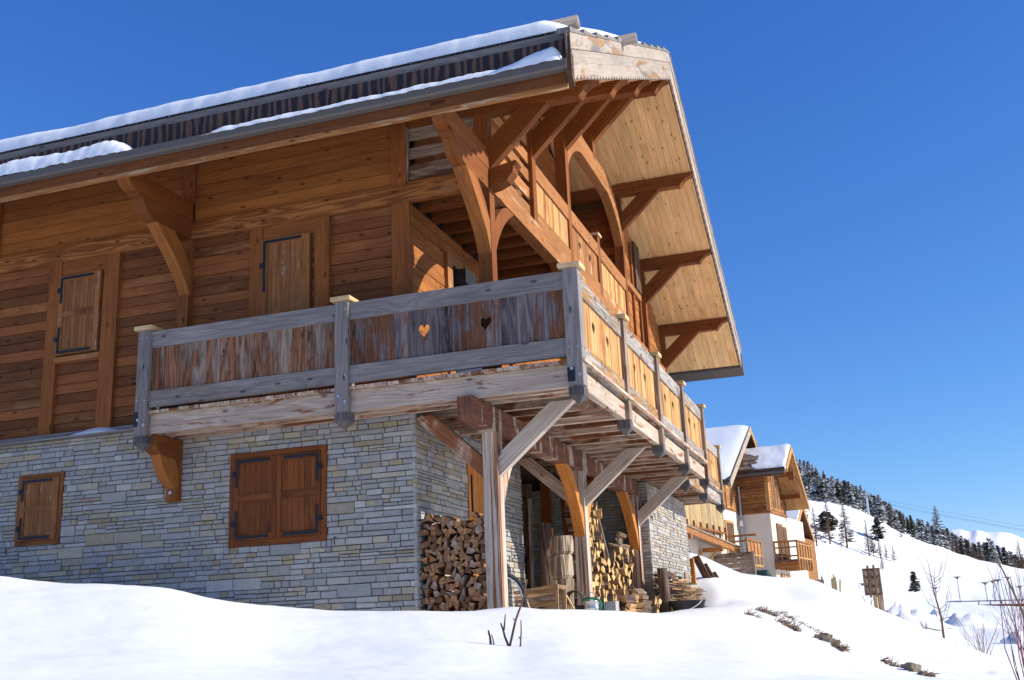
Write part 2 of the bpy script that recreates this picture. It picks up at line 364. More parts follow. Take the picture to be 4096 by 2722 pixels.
def stonewall(mb, fn, s0, s1, z0, z1, excl=(), warm=0, wmul=1.0):
    """irregular coursed rubble: fn(s, z, out) -> point"""
    def stone(a, b, c, d):
        for (e0, e1, e2, e3) in excl:
            if a < e1 - 1e-6 and b > e0 + 1e-6 and c < e3 - 1e-6 and d > e2 + 1e-6:
                for q in ((a, e0, c, d), (e1, b, c, d), (max(a, e0), min(b, e1), e3, d), (max(a, e0), min(b, e1), c, e2)):
                    if q[1] - q[0] > .012 and q[3] - q[2] > .008: stone(*q)
                return
        g = .0024; o = random.uniform(.006, .022); ch = .004; j = lambda: random.uniform(-.004, .004)
        q = [(a + g, c + g), (b - g, c + g), (b - g, d - g), (a + g, d - g)]
        n = len(mb.v); col = stonecol(warm)
        for (x, y) in q: mb.v.append(fn(x, y, -.02))
        tl = random.uniform(-.005, .005)
        for k, (x, y) in enumerate(q):
            mb.v.append(fn(x + (ch if k in (0, 3) else -ch) + j(), y + (ch if k < 2 else -ch) + j(), o + (tl if k in (0, 3) else -tl)))
        for k in range(4):
            k2 = (k + 1) % 4; mb.face([n + k, n + k2, n + 4 + k2, n + 4 + k], [(0, 0)] * 4, col)
        mb.face([n + 4, n + 5, n + 6, n + 7], [(0, 0)] * 4, col)
    def row(a0, a1, c, d):
        s = a0
        while s < a1 - .01:
            h = d - c; wd = min(max(random.lognormvariate(math.log(.20), .42), .075), .44) * wmul
            if h > .085: wd *= 1.15
            e = s + wd
            if a1 - e < .07: e = a1
            stone(s, min(e, a1), c, d); s = e
    z = z0
    while z < z1 - .02:
        Hc = random.uniform(.108, .155)
        if z1 - z - Hc < .05: Hc = z1 - z
        s = s0
        while s < s1 - .01:
            L = random.uniform(.35, 1.1); e = min(s + L, s1)
            if s1 - e < .2: e = s1
            r = random.random()
            if r < .70:
                m = z + Hc * random.uniform(.38, .62); row(s, e, z, m); row(s, e, m, z + Hc)
            elif r < .82:
                m = z + Hc * .34; m2 = z + Hc * .67; row(s, e, z, m); row(s, e, m, m2); row(s, e, m2, z + Hc)
            else:
                if e - s > .5: e = s + random.uniform(.2, .45)
                stone(s, e, z, z + Hc)
            s = e
        z += Hc
M['mortar'] = simple('mortar', (.13, .125, .12), .95)
mb = MB()
mb.box((-12, .01, -.8), (-.012, 3.93, 2.79)); mb.box((-12, 3.93, -.8), (-2.2, 7.68, 2.79)); mb.box((-12, 7.68, -.8), (1.158, 11.72, 2.58))
P(mb, 'wall_core', M['mortar'])
BW = (-2.464, -1.141, 1.208, 2.346); SW = (-5.705, -4.986, 1.427, 2.352)
mb = MB()
stonewall(mb, lambda s, z, o: Vector((s, -o, z)), -9.5, .022, -.1, 2.785, [BW, SW])
P(mb, 'stone_wall', M['stone'])
mb = MB()
stonewall(mb, lambda s, z, o: Vector((o, s, z)), -.022, 3.95, -.1, 2.785, [(1.66, 2.37, -.2, 2.28)])
P(mb, 'stone_wall', M['stone'])
mb = MB()
stonewall(mb, lambda s, z, o: Vector((-s, 3.93 + o, z)), 0, 2.2, -.1, 2.785)
stonewall(mb, lambda s, z, o: Vector((s, 7.68 - o, z)), -2.2, 1.18, -.1, 2.57)
stonewall(mb, lambda s, z, o: Vector((1.16 + o, s, z)), 7.66, 11.72, -.1, 2.57, warm=.04, wmul=.9)
stonewall(mb, lambda s, z, o: Vector((-2.2 + o, s, z)), 3.95, 7.66, -.1, 2.57)
P(mb, 'stone_wall', M['stone'])
# upper body core
def soff(y): return 9.44 - .508 * abs(y - 5.834)
mb = MB()
mb.prism([(.06, 2.8), (11.55, 2.8), (11.55, soff(11.55) + .1), (5.834, soff(5.834) + .1), (.06, soff(.06) + .1)], 'x', -11.9, -.06)
mb.prism([(7.98, 2.8), (11.55, 2.8), (11.55, soff(11.55) + .1), (7.98, soff(7.98) + .1)], 'x', -.06, .90)
P(mb, 'wall_core', M['darkwood'])
# siding of the long facade
def siding(mb, segs, z0, z1, h, y=0.02, ax='x', dep=.03, clip=None, jit=.006, clip0=None):
    z = z0
    while z < z1 - .02:
        zt = min(z + h * random.uniform(.96, 1.04), z1)
        for (a, b) in segs:
            cuts = [a]
            while b - cuts[-1] > 3.2: cuts.append(cuts[-1] + random.uniform(1.4, 3))
            cuts.append(b)
            for p, q in zip(cuts, cuts[1:]):
                if clip:
                    q2 = min(q, clip(zt));
                    if q2 - p < .05: continue
                    q = q2
                o = random.uniform(-jit, jit)
                if clip0:
                    p = max(p, clip0(zt))
                    if q - p < .05: continue
                if ax == 'x': mb.box((p + .001, y + o, z + .0045), (q - .001, y + dep, zt - .0045), 0)
                else: mb.box((y - dep, p + .001, z + .003), (y + o, q - .001, zt - .003), 1)
        z = zt
low = [(-11.9, -6.6), (-6.42, -5.449), (-5.25, -4.53), (-4.29, -3.317), (-3.14, -2.25), (-2.07, -1.31), (-1.11, -.24)]
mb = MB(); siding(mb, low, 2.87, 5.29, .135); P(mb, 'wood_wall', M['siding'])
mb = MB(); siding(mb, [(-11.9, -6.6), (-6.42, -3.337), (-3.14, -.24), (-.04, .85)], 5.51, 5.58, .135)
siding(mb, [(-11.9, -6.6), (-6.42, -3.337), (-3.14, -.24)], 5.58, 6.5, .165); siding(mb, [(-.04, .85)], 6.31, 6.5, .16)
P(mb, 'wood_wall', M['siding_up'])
def part(name, mat, *boxes, parent=None):
    mb = MB()
    for b in boxes: mb.box(*b)
    return P(mb, name, mat, parent)
for x0, x1 in ((-6.6, -6.42), (-5.449, -5.25), (-4.53, -4.29), (-3.317, -3.14), (-2.25, -2.07), (-1.31, -1.11), (-.24, .0)):
    part('wall_post', M['frame'], ((x0, -.035, 2.86), (x1, .03, 5.29), 2))
for x0, x1 in ((-6.6, -6.42), (-3.337, -3.14), (-.24, -.04)):
    part('wall_post', M['frame'], ((x0, -.03, 5.51), (x1, .03, 6.49), 2))
part('belt_beam', M['belt'], ((-11.9, -.05, 5.29), (-3.3, .04, 5.505), 0), ((-3.3, -.05, 5.29), (.87, .04, 5.51), 0))
part('sill_beam', M['grey'], ((-11.9, -.05, 2.792), (.0, .05, 2.868), 0))
mb = MB()
for z0, z1 in ((5.6, 5.80), (5.89, 6.03), (6.14, 6.30)): mb.box((-.03, .03, z0), (.87, .055, z1), 0)
mb.box((-.04, -.005, 5.58), (-.015, .03, 6.31), 2)
P(mb, 'louvre', M['plank'])
# shutters
def shutter(x0, x1, z0, z1, y, side, mat, parent, planks=6, strap=.028):
    """one board shutter facing -Y: stiles, rails, planks, iron straps"""
    par = parent; st = .075 if x1 - x0 > .6 else .06
    mb = MB(); y0 = y - .035
    mb.box((x0, y0, z0), (x0 + st, y, z1), 2); mb.box((x1 - st, y0, z0), (x1, y, z1), 2)
    zm = z0 + (z1 - z0) * .5
    for a, b in ((z0, z0 + .065), (z1 - .065, z1), (zm - .03, zm + .05)): mb.box((x0 + st, y0 + .002, a), (x1 - st, y, b), 0)
    wd = (x1 - x0 - 2 * st) / planks
    for k in range(planks):
        a = x0 + st + k * wd; mb.box((a + .002, y0 + .016 + random.uniform(0, .004), z0 + .06), (a + wd - .002, y, z1 - .06), 2)
    return mb, par
def strap(x0, x1, z0, z1, y, side, top):
    mb = MB(); yy = y - .043; w_ = .036
    sx = x0 + .02 if side < 0 else x1 - .02 - w_
    Lx = (x1 - x0) * .8; hz = (z1 - z0) * .30
    for top in (top,):
        zb = z1 - .055 if top else z0 + .02
        if side < 0: mb.box((sx, yy, zb), (sx + Lx, y - .03, zb + w_), 0)
        else: mb.box((sx + w_ - Lx, yy, zb), (sx + w_, y - .03, zb + w_), 0)
        if top: mb.box((sx, yy - .001, zb - hz), (sx + w_, y - .03, zb), 2)
        else: mb.box((sx, yy - .001, zb + w_), (sx + w_, y - .03, zb + w_ + hz), 2)
        zc = zb - hz * .45 if top else zb + hz * .6
        xs = sx - .045 if side < 0 else sx + w_
        mb.box((xs, yy - .008, zc - .03), (xs + .045, y - .02, zc + .03), 2)
    return mb
def window(x0, x1, z0, z1, leaves, matf, mats, fw=.055, y=-.02, frame=True, name='shuttered_window'):
    mb = MB()
    if frame:
        mb.box((x0, y - .012, z0), (x0 + fw, .02, z1), 2); mb.box((x1 - fw, y - .012, z0), (x1, .02, z1), 2)
        mb.box((x0 + fw, y - .008, z1 - fw), (x1 - fw, .02, z1), 0); mb.box((x0 + fw, y - .008, z0), (x1 - fw, .02, z0 + fw), 0)
        mb.box((x0 + .02, y + .03, z0 + .02), (x1 - .02, .03, z1 - .02), 2)
    else:
        mb.box((x0, y + .01, z0), (x1, .03, z1), 2)
    wobj = P(mb, name, matf)
    a, b = (x0 + fw, x1 - fw) if frame else (x0, x1); c, d = (z0 + fw, z1 - fw) if frame else (z0, z1)
    wd = (b - a) / leaves
    for k in range(leaves):
        xa, xb = a + k * wd + .003, a + (k + 1) * wd - .003
        side = -1 if (leaves == 1 or k == 0) else 1
        mb, _ = shutter(xa, xb, c + .003, d - .003, y + .005, side, mats, wobj, 6 if leaves == 2 or xb - xa < .62 else 8)
        o = P(mb, 'shutter', mats, wobj)
        for tp in (0, 1): P(strap(xa, xb, c, d, y + .005, side, tp), 'hinge_strap', M['iron'], wobj)
    return wobj
window(*BW, 2, M['shutter'], M['shutter'], fw=.07)
window(*SW, 1, M['frame'], M['shutter_up'], fw=.055)
window(-5.25, -4.575, 3.945, 5.075, 1, M['frame'], M['shutter_up'], frame=False, name='shuttered_window')
part('window_sill', M['rail2'], ((-5.255, -.05, 3.845), (-4.53, .02, 3.915), 0))
part('window_head', M['frame'], ((-5.25, -.02, 5.085), (-4.53, .03, 5.29), 0)); part('door_head', M['frame'], ((-2.07, -.02, 5.10), (-1.31, .03, 5.29), 0))
window(-2.068, -1.375, 2.9, 5.10, 1, M['frame'], M['shutter_up'], frame=False, name='shuttered_door')
for x, z in ((-5.80, 1.42), (-1.02, 1.24), (-5.62, 3.83)):
    mb = MB(); mb.tube([(x, -.005, z), (x, -.06, z - .01), (x + .01, -.062, z - .09)], .007, 5); P(mb, 'shutter_stay', M['iron'])
# eave brackets with two stacked beams and a curved brace
def arc(p0, p1, bulge, n=8):
    """points from p0 to p1 bulging to the left of the direction by bulge"""
    d = (p1[0] - p0[0], p1[1] - p0[1]); L = math.hypot(*d); nx, ny = -d[1] / L, d[0] / L
    return [(p0[0] + d[0] * t + nx * bulge * 4 * t * (1 - t), p0[1] + d[1] * t + ny * bulge * 4 * t * (1 - t)) for t in [k / n for k in range(n + 1)]]
def eave_bracket(x0, x1, post=True):
    mb = MB()
    mb.prism([(0, 5.80), (-1.40, 5.80), (-1.40, 5.752), (-1.385, 5.745), (-1.375, 5.68), (-1.34, 5.61), (-1.28, 5.565), (-1.2, 5.545), (0, 5.545)], 'x', x0, x1, 'y')
    o = P(mb, 'eave_bracket', M['gable'])
    mb = MB(); mb.prism([(0, 5.543), (-1.16, 5.543), (-1.15, 5.50), (-1.07, 5.49), (-1.03, 5.42), (-.95, 5.34), (-.84, 5.29), (-.76, 5.283), (0, 5.283)], 'x', x0 + .004, x1 - .004, 'y')
    P(mb, 'lower_beam', M['gable'], o)
    mb = MB(); lo = [(0, 4.46), (-.12, 4.68), (-.38, 4.95), (-.77, 5.28)]; up = [(-.40, 5.28), (-.14, 5.06), (0, 4.86)]
    mb.prism(lo + up, 'x', x0 + .006, x1 - .006, (-.7, .75)); P(mb, 'brace', M['brace_eave'], o)
    if post: part('foot', M['frame'], ((x0, -.075, 4.08), (x1, -.036, 4.50), 2), parent=o)
eave_bracket(-3.317, -3.14); eave_bracket(.872, 1.05, False); eave_bracket(-9.4, -9.2)
# ---------------------------------------------------------------- gable frame
G = [.091, 1.97, 3.839, 5.834, 7.852, 9.736, 11.611]; X0, X1 = .876, 1.05
def zb(i): return [6.30, 7.257, 8.20, 9.20, 8.20, 7.25, 6.29][i]
for i, y in enumerate(G):
    mb = MB(); b = zb(i); t = min(soff(y - .09), soff(y + .09)) + .06
    mb.prism([(-.1, b), (2.17, b), (2.20, b - .012), (2.235, b - .012), (2.26, b + .02), (2.30, b + .085), (2.36, b + .135), (2.43, b + .16), (2.475, b + .165), (2.475, t), (-.1, t)], 'y', y - .087, y + .087, 'x')
    o = P(mb, 'purlin', M['gable'])
    mb = MB(); mb.prism([(1.05, b - .745), (1.83, b), (1.45, b), (1.05, b - .36)], 'y', y - .06, y + .06, (.78, .745))
    P(mb, 'brace', M['gable'], o)
for (y, z0, z1) in ((G[0], 2.86, 6.3), (G[1], 5.3, 7.257), (G[2], 2.86, 8.2), (G[3], 8.15, 9.2), (G[4], 2.86, 8.2), (G[5], 2.86, 7.25), (G[6], 2.86, 6.29)):
    part('gable_post', M['gable'] if z0 > 3 or y > .2 else M['plank'] if False else M['gable'], ((X0, y - .087, z0), (X1, y + .087, z1), 2))
part('belt_beam', M['rail2'], ((X0 + .01, .0, 5.29), (X1 + .006, 7.78, 5.545), 1))
mb = MB(); mb.prism([(1.05, 5.545), (1.40, 5.60), (1.42, 5.57), (1.37, 5.53), (1.36, 5.46), (1.28, 5.36), (1.16, 5.31), (1.05, 5.29)], 'y', 0.0, .18, 'x'); P(mb, 'beam_end', M['gable'])
def ybrace(ys, y, zl, dy, zt, x0, x1, mat, name='brace', thick=.30, par=None, bulge=.09):
    """curved brace in the gable plane from a post face (ys, zl) to a beam underside (ys+dy, zt)"""
    mb = MB(); s = 1 if dy > 0 else -1
    lo = arc((ys, zl), (ys + dy, zt), -s * -bulge * 1.0 if False else s * bulge)
    up = arc((ys + dy - s * thick * .95, zt), (ys, zl + thick * 1.25), -s * bulge * .6)
    mb.prism(lo + up, 'x', x0, x1, 'z'); return P(mb, name, mat, par)
ybrace(G[0] + .087, 0, 4.53, .79, 5.29, .905, 1.045, M['gable']); ybrace(G[2] - .087, 0, 4.53, -.79, 5.29, .905, 1.045, M['gable'])
ybrace(G[2] + .087, 0, 4.53, .79, 5.29, .905, 1.045, M['gable']); ybrace(G[4] - .087, 0, 4.53, -.79, 5.29, .905, 1.045, M['gable'])
mb = MB()
outer = [(3.925, 7.52)] + arc((3.925, 7.52), (4.87, 8.22), .06)[1:] + [(7.0, 8.22)] + arc((7.0, 8.22), (7.765, 7.45), .07)[1:]
inner = [(7.765, 7.15)] + arc((7.765, 7.15), (6.75, 7.86), -.12)[1:] + [(4.9, 7.86)] + arc((4.9, 7.86), (3.925, 7.22), -.12)[1:]
mb.prism(outer + inner, 'x', .885, 1.046, 'y'); P(mb, 'arched_tie', M['rail2'])
# louvre slats between the first two gable posts
for z0, z1 in ((5.6, 5.77), (5.87, 6.04), (6.14, 6.31), (6.41, 6.58), (6.68, 6.85), (6.95, 7.1)):
    ya = max(.18, (z1 - soff(0)) / .508); part('slat', M['rail2'], ((.955, ya, z0), (.99, 1.883, z1), 1))
def heart(cx, cz, w_, h_, n=22):
    pts = []
    for k in range(n):
        t = 2 * math.pi * k / n
        x = 16 * math.sin(t) ** 3; z = 13 * math.cos(t) - 5 * math.cos(2 * t) - 2 * math.cos(3 * t) - math.cos(4 * t)
        pts.append((cx + x / 32 * w_, cz + (z + 2.5) / 29 * h_))
    return pts
def board_panel(mb, a0, a1, z0, z1, ax, dep0, dep1, bw, hearts=(), jit=.003, gap=.002):
    """vertical boards between a0 and a1; boards either side of a heart carry half of it as a notch"""
    n = max(1, round((a1 - a0) / bw)); wd = (a1 - a0) / n
    edges = [a0 + k * wd for k in range(n + 1)]
    snap = {}
    for (c, z) in hearts:
        k = min(range(1, n), key=lambda q: abs(edges[q] - c)); snap[k] = z
    for k in range(n):
        a, b = edges[k] + gap, edges[k + 1] - gap
        right = []; left = []
        if k + 1 in snap:
            hp = heart(0, snap[k + 1], .145, .165, 24); hp = hp[12:] + hp[:1]
            right = [(min(b, edges[k + 1] + p[0]), p[1]) for p in hp]       # left half, bottom to top
        if k in snap:
            hp = heart(0, snap[k], .145, .165, 24); hp = hp[:13]
            left = [(max(a, edges[k] + p[0]), p[1]) for p in hp]             # right half, top to bottom
        poly = [(a, z0), (b, z0)] + right + [(b, z1), (a, z1)] + left
        q = []
        for p in poly:
            if not q or math.hypot(p[0] - q[-1][0], p[1] - q[-1][1]) > 1e-4: q.append(p)
        o = random.uniform(-jit, jit)
        mb.prism(q, ax, dep0 + o, dep1 + o, 'z')
# upper loggia railing
for (ya, yb_, hs) in ((2.057, 3.752, ()), (3.926, 5.62, ((4.45, 6.02), (5.05, 6.02))), (5.80, 7.765, ())):
    part('handrail', M['rail2'], ((.985, ya, 6.235), (1.05, yb_, 6.47), 1))
    part('bottom_rail', M['rail2'], ((.985, ya, 5.55), (1.05, yb_, 5.735), 1))
    mb = MB(); board_panel(mb, ya, yb_, 5.735, 6.235, 'x', .99, 1.022, .135, hs); P(mb, 'board_panel', M['honey'] if not hs else M['rail2'])
part('rail_post', M['gable'], ((.88, 5.62, 5.55), (1.05, 5.80, 6.63), 2)); part('post_cap', M['cap'], ((.85, 5.595, 6.63), (1.08, 5.825, 6.675), 1))
# loggia walls, ceilings, end walls
mb = MB(); siding(mb, [(.03, 1.09)], 2.87, 5.0, .135, y=0, ax='y'); siding(mb, [(.03, 7.9)], 5.0, 5.29, .135, y=0, ax='y'); siding(mb, [(3.3, 7.9)], 2.87, 5.0, .135, y=0, ax='y')
siding(mb, [(.2, 7.9)], 5.6, 9.2, .16, y=0, ax='y', clip=lambda z: 5.80 + (9.4 - z) / .508, clip0=lambda z: 5.86 - (9.4 - z) / .508)
P(mb, 'loggia_wall', M['siding_up'])
mb = MB(); siding(mb, [(0.0, .87)], 2.87, 8.1, .16, y=7.94); P(mb, 'loggia_wall', M['siding'])
part('loggia_post', M['rail2'], ((-.03, 1.09, 2.87), (.05, 1.27, 5.0), 2), ((-.03, 1.27, 4.86), (.05, 3.3, 5.0), 1))
part('glazed_door', M['glass'], ((-.05, 1.27, 2.87), (-.012, 3.3, 4.86), 2))
mb = MB(); mb.box((.012, 1.36, 4.62), (.20, 1.75, 4.82)); mb.box((.02, 1.3, 2.9), (.035, 1.325, 4.82)); P(mb, 'blind_box', M['black'])
part('loggia_floor', M['siding'], ((0, .03, 5.40), (.90, 7.9, 5.55), 0))
for k in range(18): 
    y = .28 + k * .42; part('ceiling_joist', M['gable'], ((0, y, 5.27), (.88, y + .09, 5.40), 0))
# gable wall beyond the fifth post
mb = MB(); siding(mb, [(7.94, 9.65), (9.82, 11.53)], 2.87, 8.6, .135, y=.955, ax='y', clip=lambda z: 5.80 + (9.40 - z) / .508); P(mb, 'wood_wall', M['siding_up'])
for y0, y1 in ((8.72, 8.84), (9.35, 9.47)): part('wall_post', M['gable'], ((.93, y0, 5.55), (1.0, y1, 7.55), 2))
part('belt_beam', M['rail2'], ((.93, 7.94, 6.48), (1.02, 9.40, 6.60), 1), ((.93, 7.94, 5.29), (1.03, 11.55, 5.53), 1))
mb = MB(); mb.box((1.0, 8.86, 6.62), (1.05, 9.09, 7.62), 2); mb.box((1.0, 9.11, 6.62), (1.05, 9.34, 7.62), 2); P(mb, 'window_shutter', M['darkwood'])
for y in (9.736, 11.611):
    mb = MB(); mb.prism([(1.0, 4.78), (1.36, 4.82), (1.38, 4.79), (1.33, 4.75), (1.30, 4.66), (1.2, 4.56), (1.0, 4.5)], 'y', y - .09, y + .09, 'x'); P(mb, 'beam_end', M['gable'])
# ---------------------------------------------------------------- roof
TOPZ = lambda y: 9.90 - .508 * abs(y - 5.834)
mb = MB()
mb.prism([(-1.36, soff(-1.36) + .02), (5.834, 9.46), (5.834, 9.90), (-1.36, TOPZ(-1.36))], 'x', -11.9, 2.48)
mb.prism([(5.834, 9.46), (13.1, soff(13.1) + .02), (13.1, TOPZ(13.1)), (5.834, 9.90)], 'x', -11.9, 2.48)
R = P(mb, 'roof', M['darkwood'])
mb = MB()
x = .0
while x < 2.46:
    x2 = min(x + .128, 2.475)
    for (ya, yb_) in ((-1.3, 5.834), (5.834, 13.05)):
        cuts = [ya] + sorted(random.uniform(ya + .6, yb_ - .6) for _ in range(2)) + [yb_]
        for p, q in zip(cuts, cuts[1:]):
            o = random.uniform(-.002, .002)
            mb.prism([(p, soff(p) - .004 + o), (q, soff(q) - .004 + o), (q, soff(q) + .03), (p, soff(p) + .03)], 'x', x + .0025, x2 - .0025, (1, .508) if q < 5.9 else (1, -.508))
    x = x2
P(mb, 'soffit', M['soffit'], R)
mb = MB()
for k in range(9):
    a, b = -1.34 + k * .15, -1.34 + k * .15 + .146
    mb.prism([(a, soff(a)), (b, soff(b)), (b, soff(b) + .03), (a, soff(a) + .03)], 'x', -11.9, 0, 'x')
P(mb, 'soffit', M['siding_up'], R)
part('eave_board', M['siding'], ((-11.9, -1.40, 5.70), (2.47, -1.362, 5.83), 0), parent=R)
part('eave_trim', M['rail2'], ((-11.9, -1.395, 5.655), (2.46, -1.345, 5.70), 0), parent=R)
mb = MB()
sec = [(-1.50, 5.86), (-1.505, 5.845), (-1.49, 5.832), (-1.425, 5.828), (-1.41, 5.84), (-1.41, 5.97), (-1.402, 5.97), (-1.402, 5.83), (-1.42, 5.818), (-1.50, 5.82), (-1.52, 5.84), (-1.52, 5.925), (-1.51, 5.93), (-1.505, 5.92)]
mb.prism(sec[::-1], 'x', -11.9, 2.49, 'x'); P(mb, 'gutter', M['gutter'], R)
part('shingle_edge', M['stripes'], ((-11.9, -1.40, 5.95), (2.47, -1.33, 6.225)), parent=R)
part('snow_board', M['grey'], ((-11.9, -1.345, 6.235), (2.48, -1.26, 6.345), 0), parent=R)
mb = MB(); mb.box((-11.9, -1.27, 6.345), (2.47, -1.20, 6.425))
for k in range(420):
    x = random.uniform(-8, 2.4); mb.bar((x, -1.27, random.uniform(6.36, 6.42)), (x + random.uniform(-.02, .02), -1.285, random.uniform(6.35, 6.42)), .02, .012)
P(mb, 'bitumen_edge', M['membrane'], R)
mb = MB(); mb.tube([(-11.9, -.60, 6.86), (-4, -.60, 6.875), (2.435, -.60, 6.893)], .082, 12); P(mb, 'snow_log', M['grey'], R, True)
mb = MB(); mb.tube([(-11.9, 1.48, 7.77), (2.735, 1.48, 7.77)], .073, 12); P(mb, 'snow_log', M['grey'], R, True)
# verge boards
VX0, VX1 = 2.492, 2.528
def vz(y, o): return (5.741 + .508 * (y + 1.402) if y <= 5.834 else 9.417 - .508 * (y - 5.834)) + o
def vboard(y0, y1, o0, o1, x0, x1, teeth=False, parent=None, mat='verge'):
    mb = MB()
    bot = []
    if teeth:
        n = max(1, round((y1 - y0) / .165)); st = (y1 - y0) / n
        for k in range(n):
            a = y0 + k * st
            bot += [(a, vz(a, o0 + .035)), (a + st * .18, vz(a + st * .18, o0 + .005)), (a + st * .5, vz(a + st * .5, o0 - .018)), (a + st * .82, vz(a + st * .82, o0 + .005))]
        bot.append((y1, vz(y1, o0 + .035)))
    else: bot = [(y0, vz(y0, o0)), (y1, vz(y1, o0))]
    mb.prism(bot + [(y1, vz(y1, o1)), (y0, vz(y0, o1))], 'x', x0, x1, (1, .508) if y0 < 5.8 else (1, -.508)); return P(mb, 'verge_board', M[mat], parent or R)
for (a, b) in ((-1.385, 2.3), (2.302, 5.832)):
    vboard(a, b, 0, .185, VX0, VX1, True); vboard(a, b, .187, .345, VX0 + .002, VX1 - .004)
vboard(-1.47, 1.5, .347, .555, VX0 + .012, VX1 + .01); vboard(1.502, 5.85, .347, .545, VX0 + .01, VX1 + .008)
for (a, b) in ((5.834, 9.6), (9.602, 13.22)):
    vboard(a, b, 0, .185, VX0, VX1, True); vboard(a, b, .187, .345, VX0 + .002, VX1 - .004); vboard(a, b, .347, .50, VX0 + .012, VX1 + .01)
mb = MB()
k = 0; y = -1.5
while y < 5.7:
    y2 = min(y + .78, 5.9); mb.prism([(y, vz(y, .545)), (y2, vz(y2, .535) if y2 <= 5.834 else vz(5.834, .535)), (y2, vz(min(y2, 5.834), .545)), (y, vz(y, .61))], 'x', 2.40, 2.55, 'y')
    y += .66
y = 13.25
while y > 5.9:
    y2 = max(y - .78, 5.8); mb.prism([(y, vz(y, .49)), (y2, vz(y2, .50)), (y2, vz(y2, .52)), (y, vz(y, .56))], 'x', 2.40, 2.55, 'y'); y -= .66
P(mb, 'verge_shingles', M['grey'], R)
mb = MB(); mb.prism([(-1.50, 5.74), (-1.41, 5.64), (-1.388, 5.64), (-1.388, 6.0), (-1.475, 6.02), (-1.475, 6.20), (-1.50, 6.20)], 'x', 2.485, 2.54); P(mb, 'gutter_end', M['darkwood'], R)
mb = MB(); mb.prism([(13.1, 5.72), (13.25, 5.55), (13.27, 5.56), (13.27, 6.05), (13.1, 6.05)], 'x', -11, 2.55); P(mb, 'gutter', M['gutter'], R)
# ---------------------------------------------------------------- balcony
BAL = empty('balcony', (0, 0, 0)); BAL.parent = H; BAL.location = Vector((2, -.6, 2.6)) - HO
YB, XC = -.598, 2.168; hp = .085
def bpart(name, mat, *boxes):
    mb = MB()
    for b in boxes: mb.box(*b)
    return P(mb, name, mat, BAL)
def rail_post(x, y, mat, zt=3.893, dz=0, collar=True):
    mb = MB(); h = hp
    mb.box((x - h, y - h, 2.578), (x + h, y + h, zt), 2); mb.box((x - h + .012, y - h + .012, 2.56), (x + h - .012, y + h - .012, 2.578), 2)
    n = len(mb.v); z0 = 2.468
    o = P(mb, 'railing_post', mat, BAL); mb = MB()
    mb.box((x - h, y - h, z0), (x + h, y + h, 2.56), 2)
    mb.obox(Vector((x, y, z0 - .043)), Matrix.Rotation(math.pi, 3, 'X'), (h, h, .043), 2, None, 0, .02)
    P(mb, 'post_tip', M['grey_dark'], BAL)
    c = .125; bpart('post_cap', M['cap'], ((x - c, y - c, zt), (x + c, y + c, zt + .048), 0))
    mb = MB()
    for z in (3.79, 3.0): 
        for s in (-1, 1):
            if y < -.5: mb.tube([(x + s * .05, y - h - .008, z + .0), (x + s * .05, y - h + .01, z)], .011, 8)
            if x > 1.5: mb.tube([(x + h - .01, y + s * .05, z), (x + h + .008, y + s * .05, z)], .011, 8)
    if y < -.5:
        for s, z in ((-.035, 2.76), (.05, 2.69)): mb.tube([(x + s, y - h - .01, z), (x + s, y - h + .01, z)], .019, 10)
    P(mb, 'bolt', M['bolt'], BAL)
for x in (-3.323, -.599, XC): rail_post(x, YB, M['grey'])
for y in (1.63, 3.79, 5.923, 8.047): rail_post(XC, y, M['plank'])
X2 = 1.80
for y in (8.10, 10.30, 12.67): rail_post(X2, y, M['plank'], 3.84)
bpart('iron_plate', M['iron'], ((-3.415, YB - hp - .004, 2.68), (-3.36, YB - hp + .02, 2.86))); bpart('iron_plate', M['iron'], ((2.083, YB - hp - .004, 2.62), (2.165, YB - hp + .02, 2.775)))
# front railing
for (a, b, hs, mt) in ((-3.238, -.684, (), 'brownboard'), (-.514, 2.083, ((.50, 3.41), (1.07, 3.40)), 'greyboard')):
    bpart('handrail', M['grey'], ((a, -.645, 3.665), (b, -.585, 3.872), 0)); bpart('bottom_rail', M['grey'], ((a, -.645, 2.912), (b, -.585, 3.115), 0))
    mb = MB(); board_panel(mb, a, b, 3.10, 3.68, 'y', -.625, -.60, .192, hs); P(mb, 'board_panel', M[mt], BAL)
def sidepanel(x, a, b, hs, zo=0):
    bpart('handrail', M['railB'], ((x - .01, a, 3.64 + zo), (x + .05, b, 3.85 + zo), 1)); bpart('bottom_rail', M['railB'], ((x - .01, a, 2.90 + zo), (x + .05, b, 3.075 + zo), 1))
    mb = MB(); board_panel(mb, a, b, 3.07 + zo, 3.645 + zo, 'x', x, x + .025, .135, hs); P(mb, 'board_panel', M['honey'], BAL)
    bpart('ledge', M['railB'], ((x - .02, a, 2.815), (x + .065, b, 2.855), 1))
    bpart('rim_beam', M['rim'] if x > 2 else M['railB'], ((x - .05, a, 2.575), (x + .03, b, 2.78), 1))
ys = [YB + hp, 1.63, 3.79, 5.923, 8.047]
prev = YB
for y in (1.63, 3.79, 5.923, 8.047):
    a, b = prev + hp, y - hp; m = (a + b) / 2
    sidepanel(2.165, a, b, ((m - .28, 3.40), (m + .28, 3.40))); prev = y
prev = 8.10
for y in (10.30, 12.67):
    a, b = prev + hp, y - hp; m = (a + b) / 2
    sidepanel(1.797, a, b, ((m - .28, 3.37), (m + .28, 3.37)), -.03); prev = y
bpart('handrail', M['grey'], ((-3.35, -.51, 3.70), (-3.29, -.05, 3.85), 1)); bpart('bottom_rail', M['grey'], ((-3.35, -.51, 2.95), (-3.29, -.05, 3.1), 1))
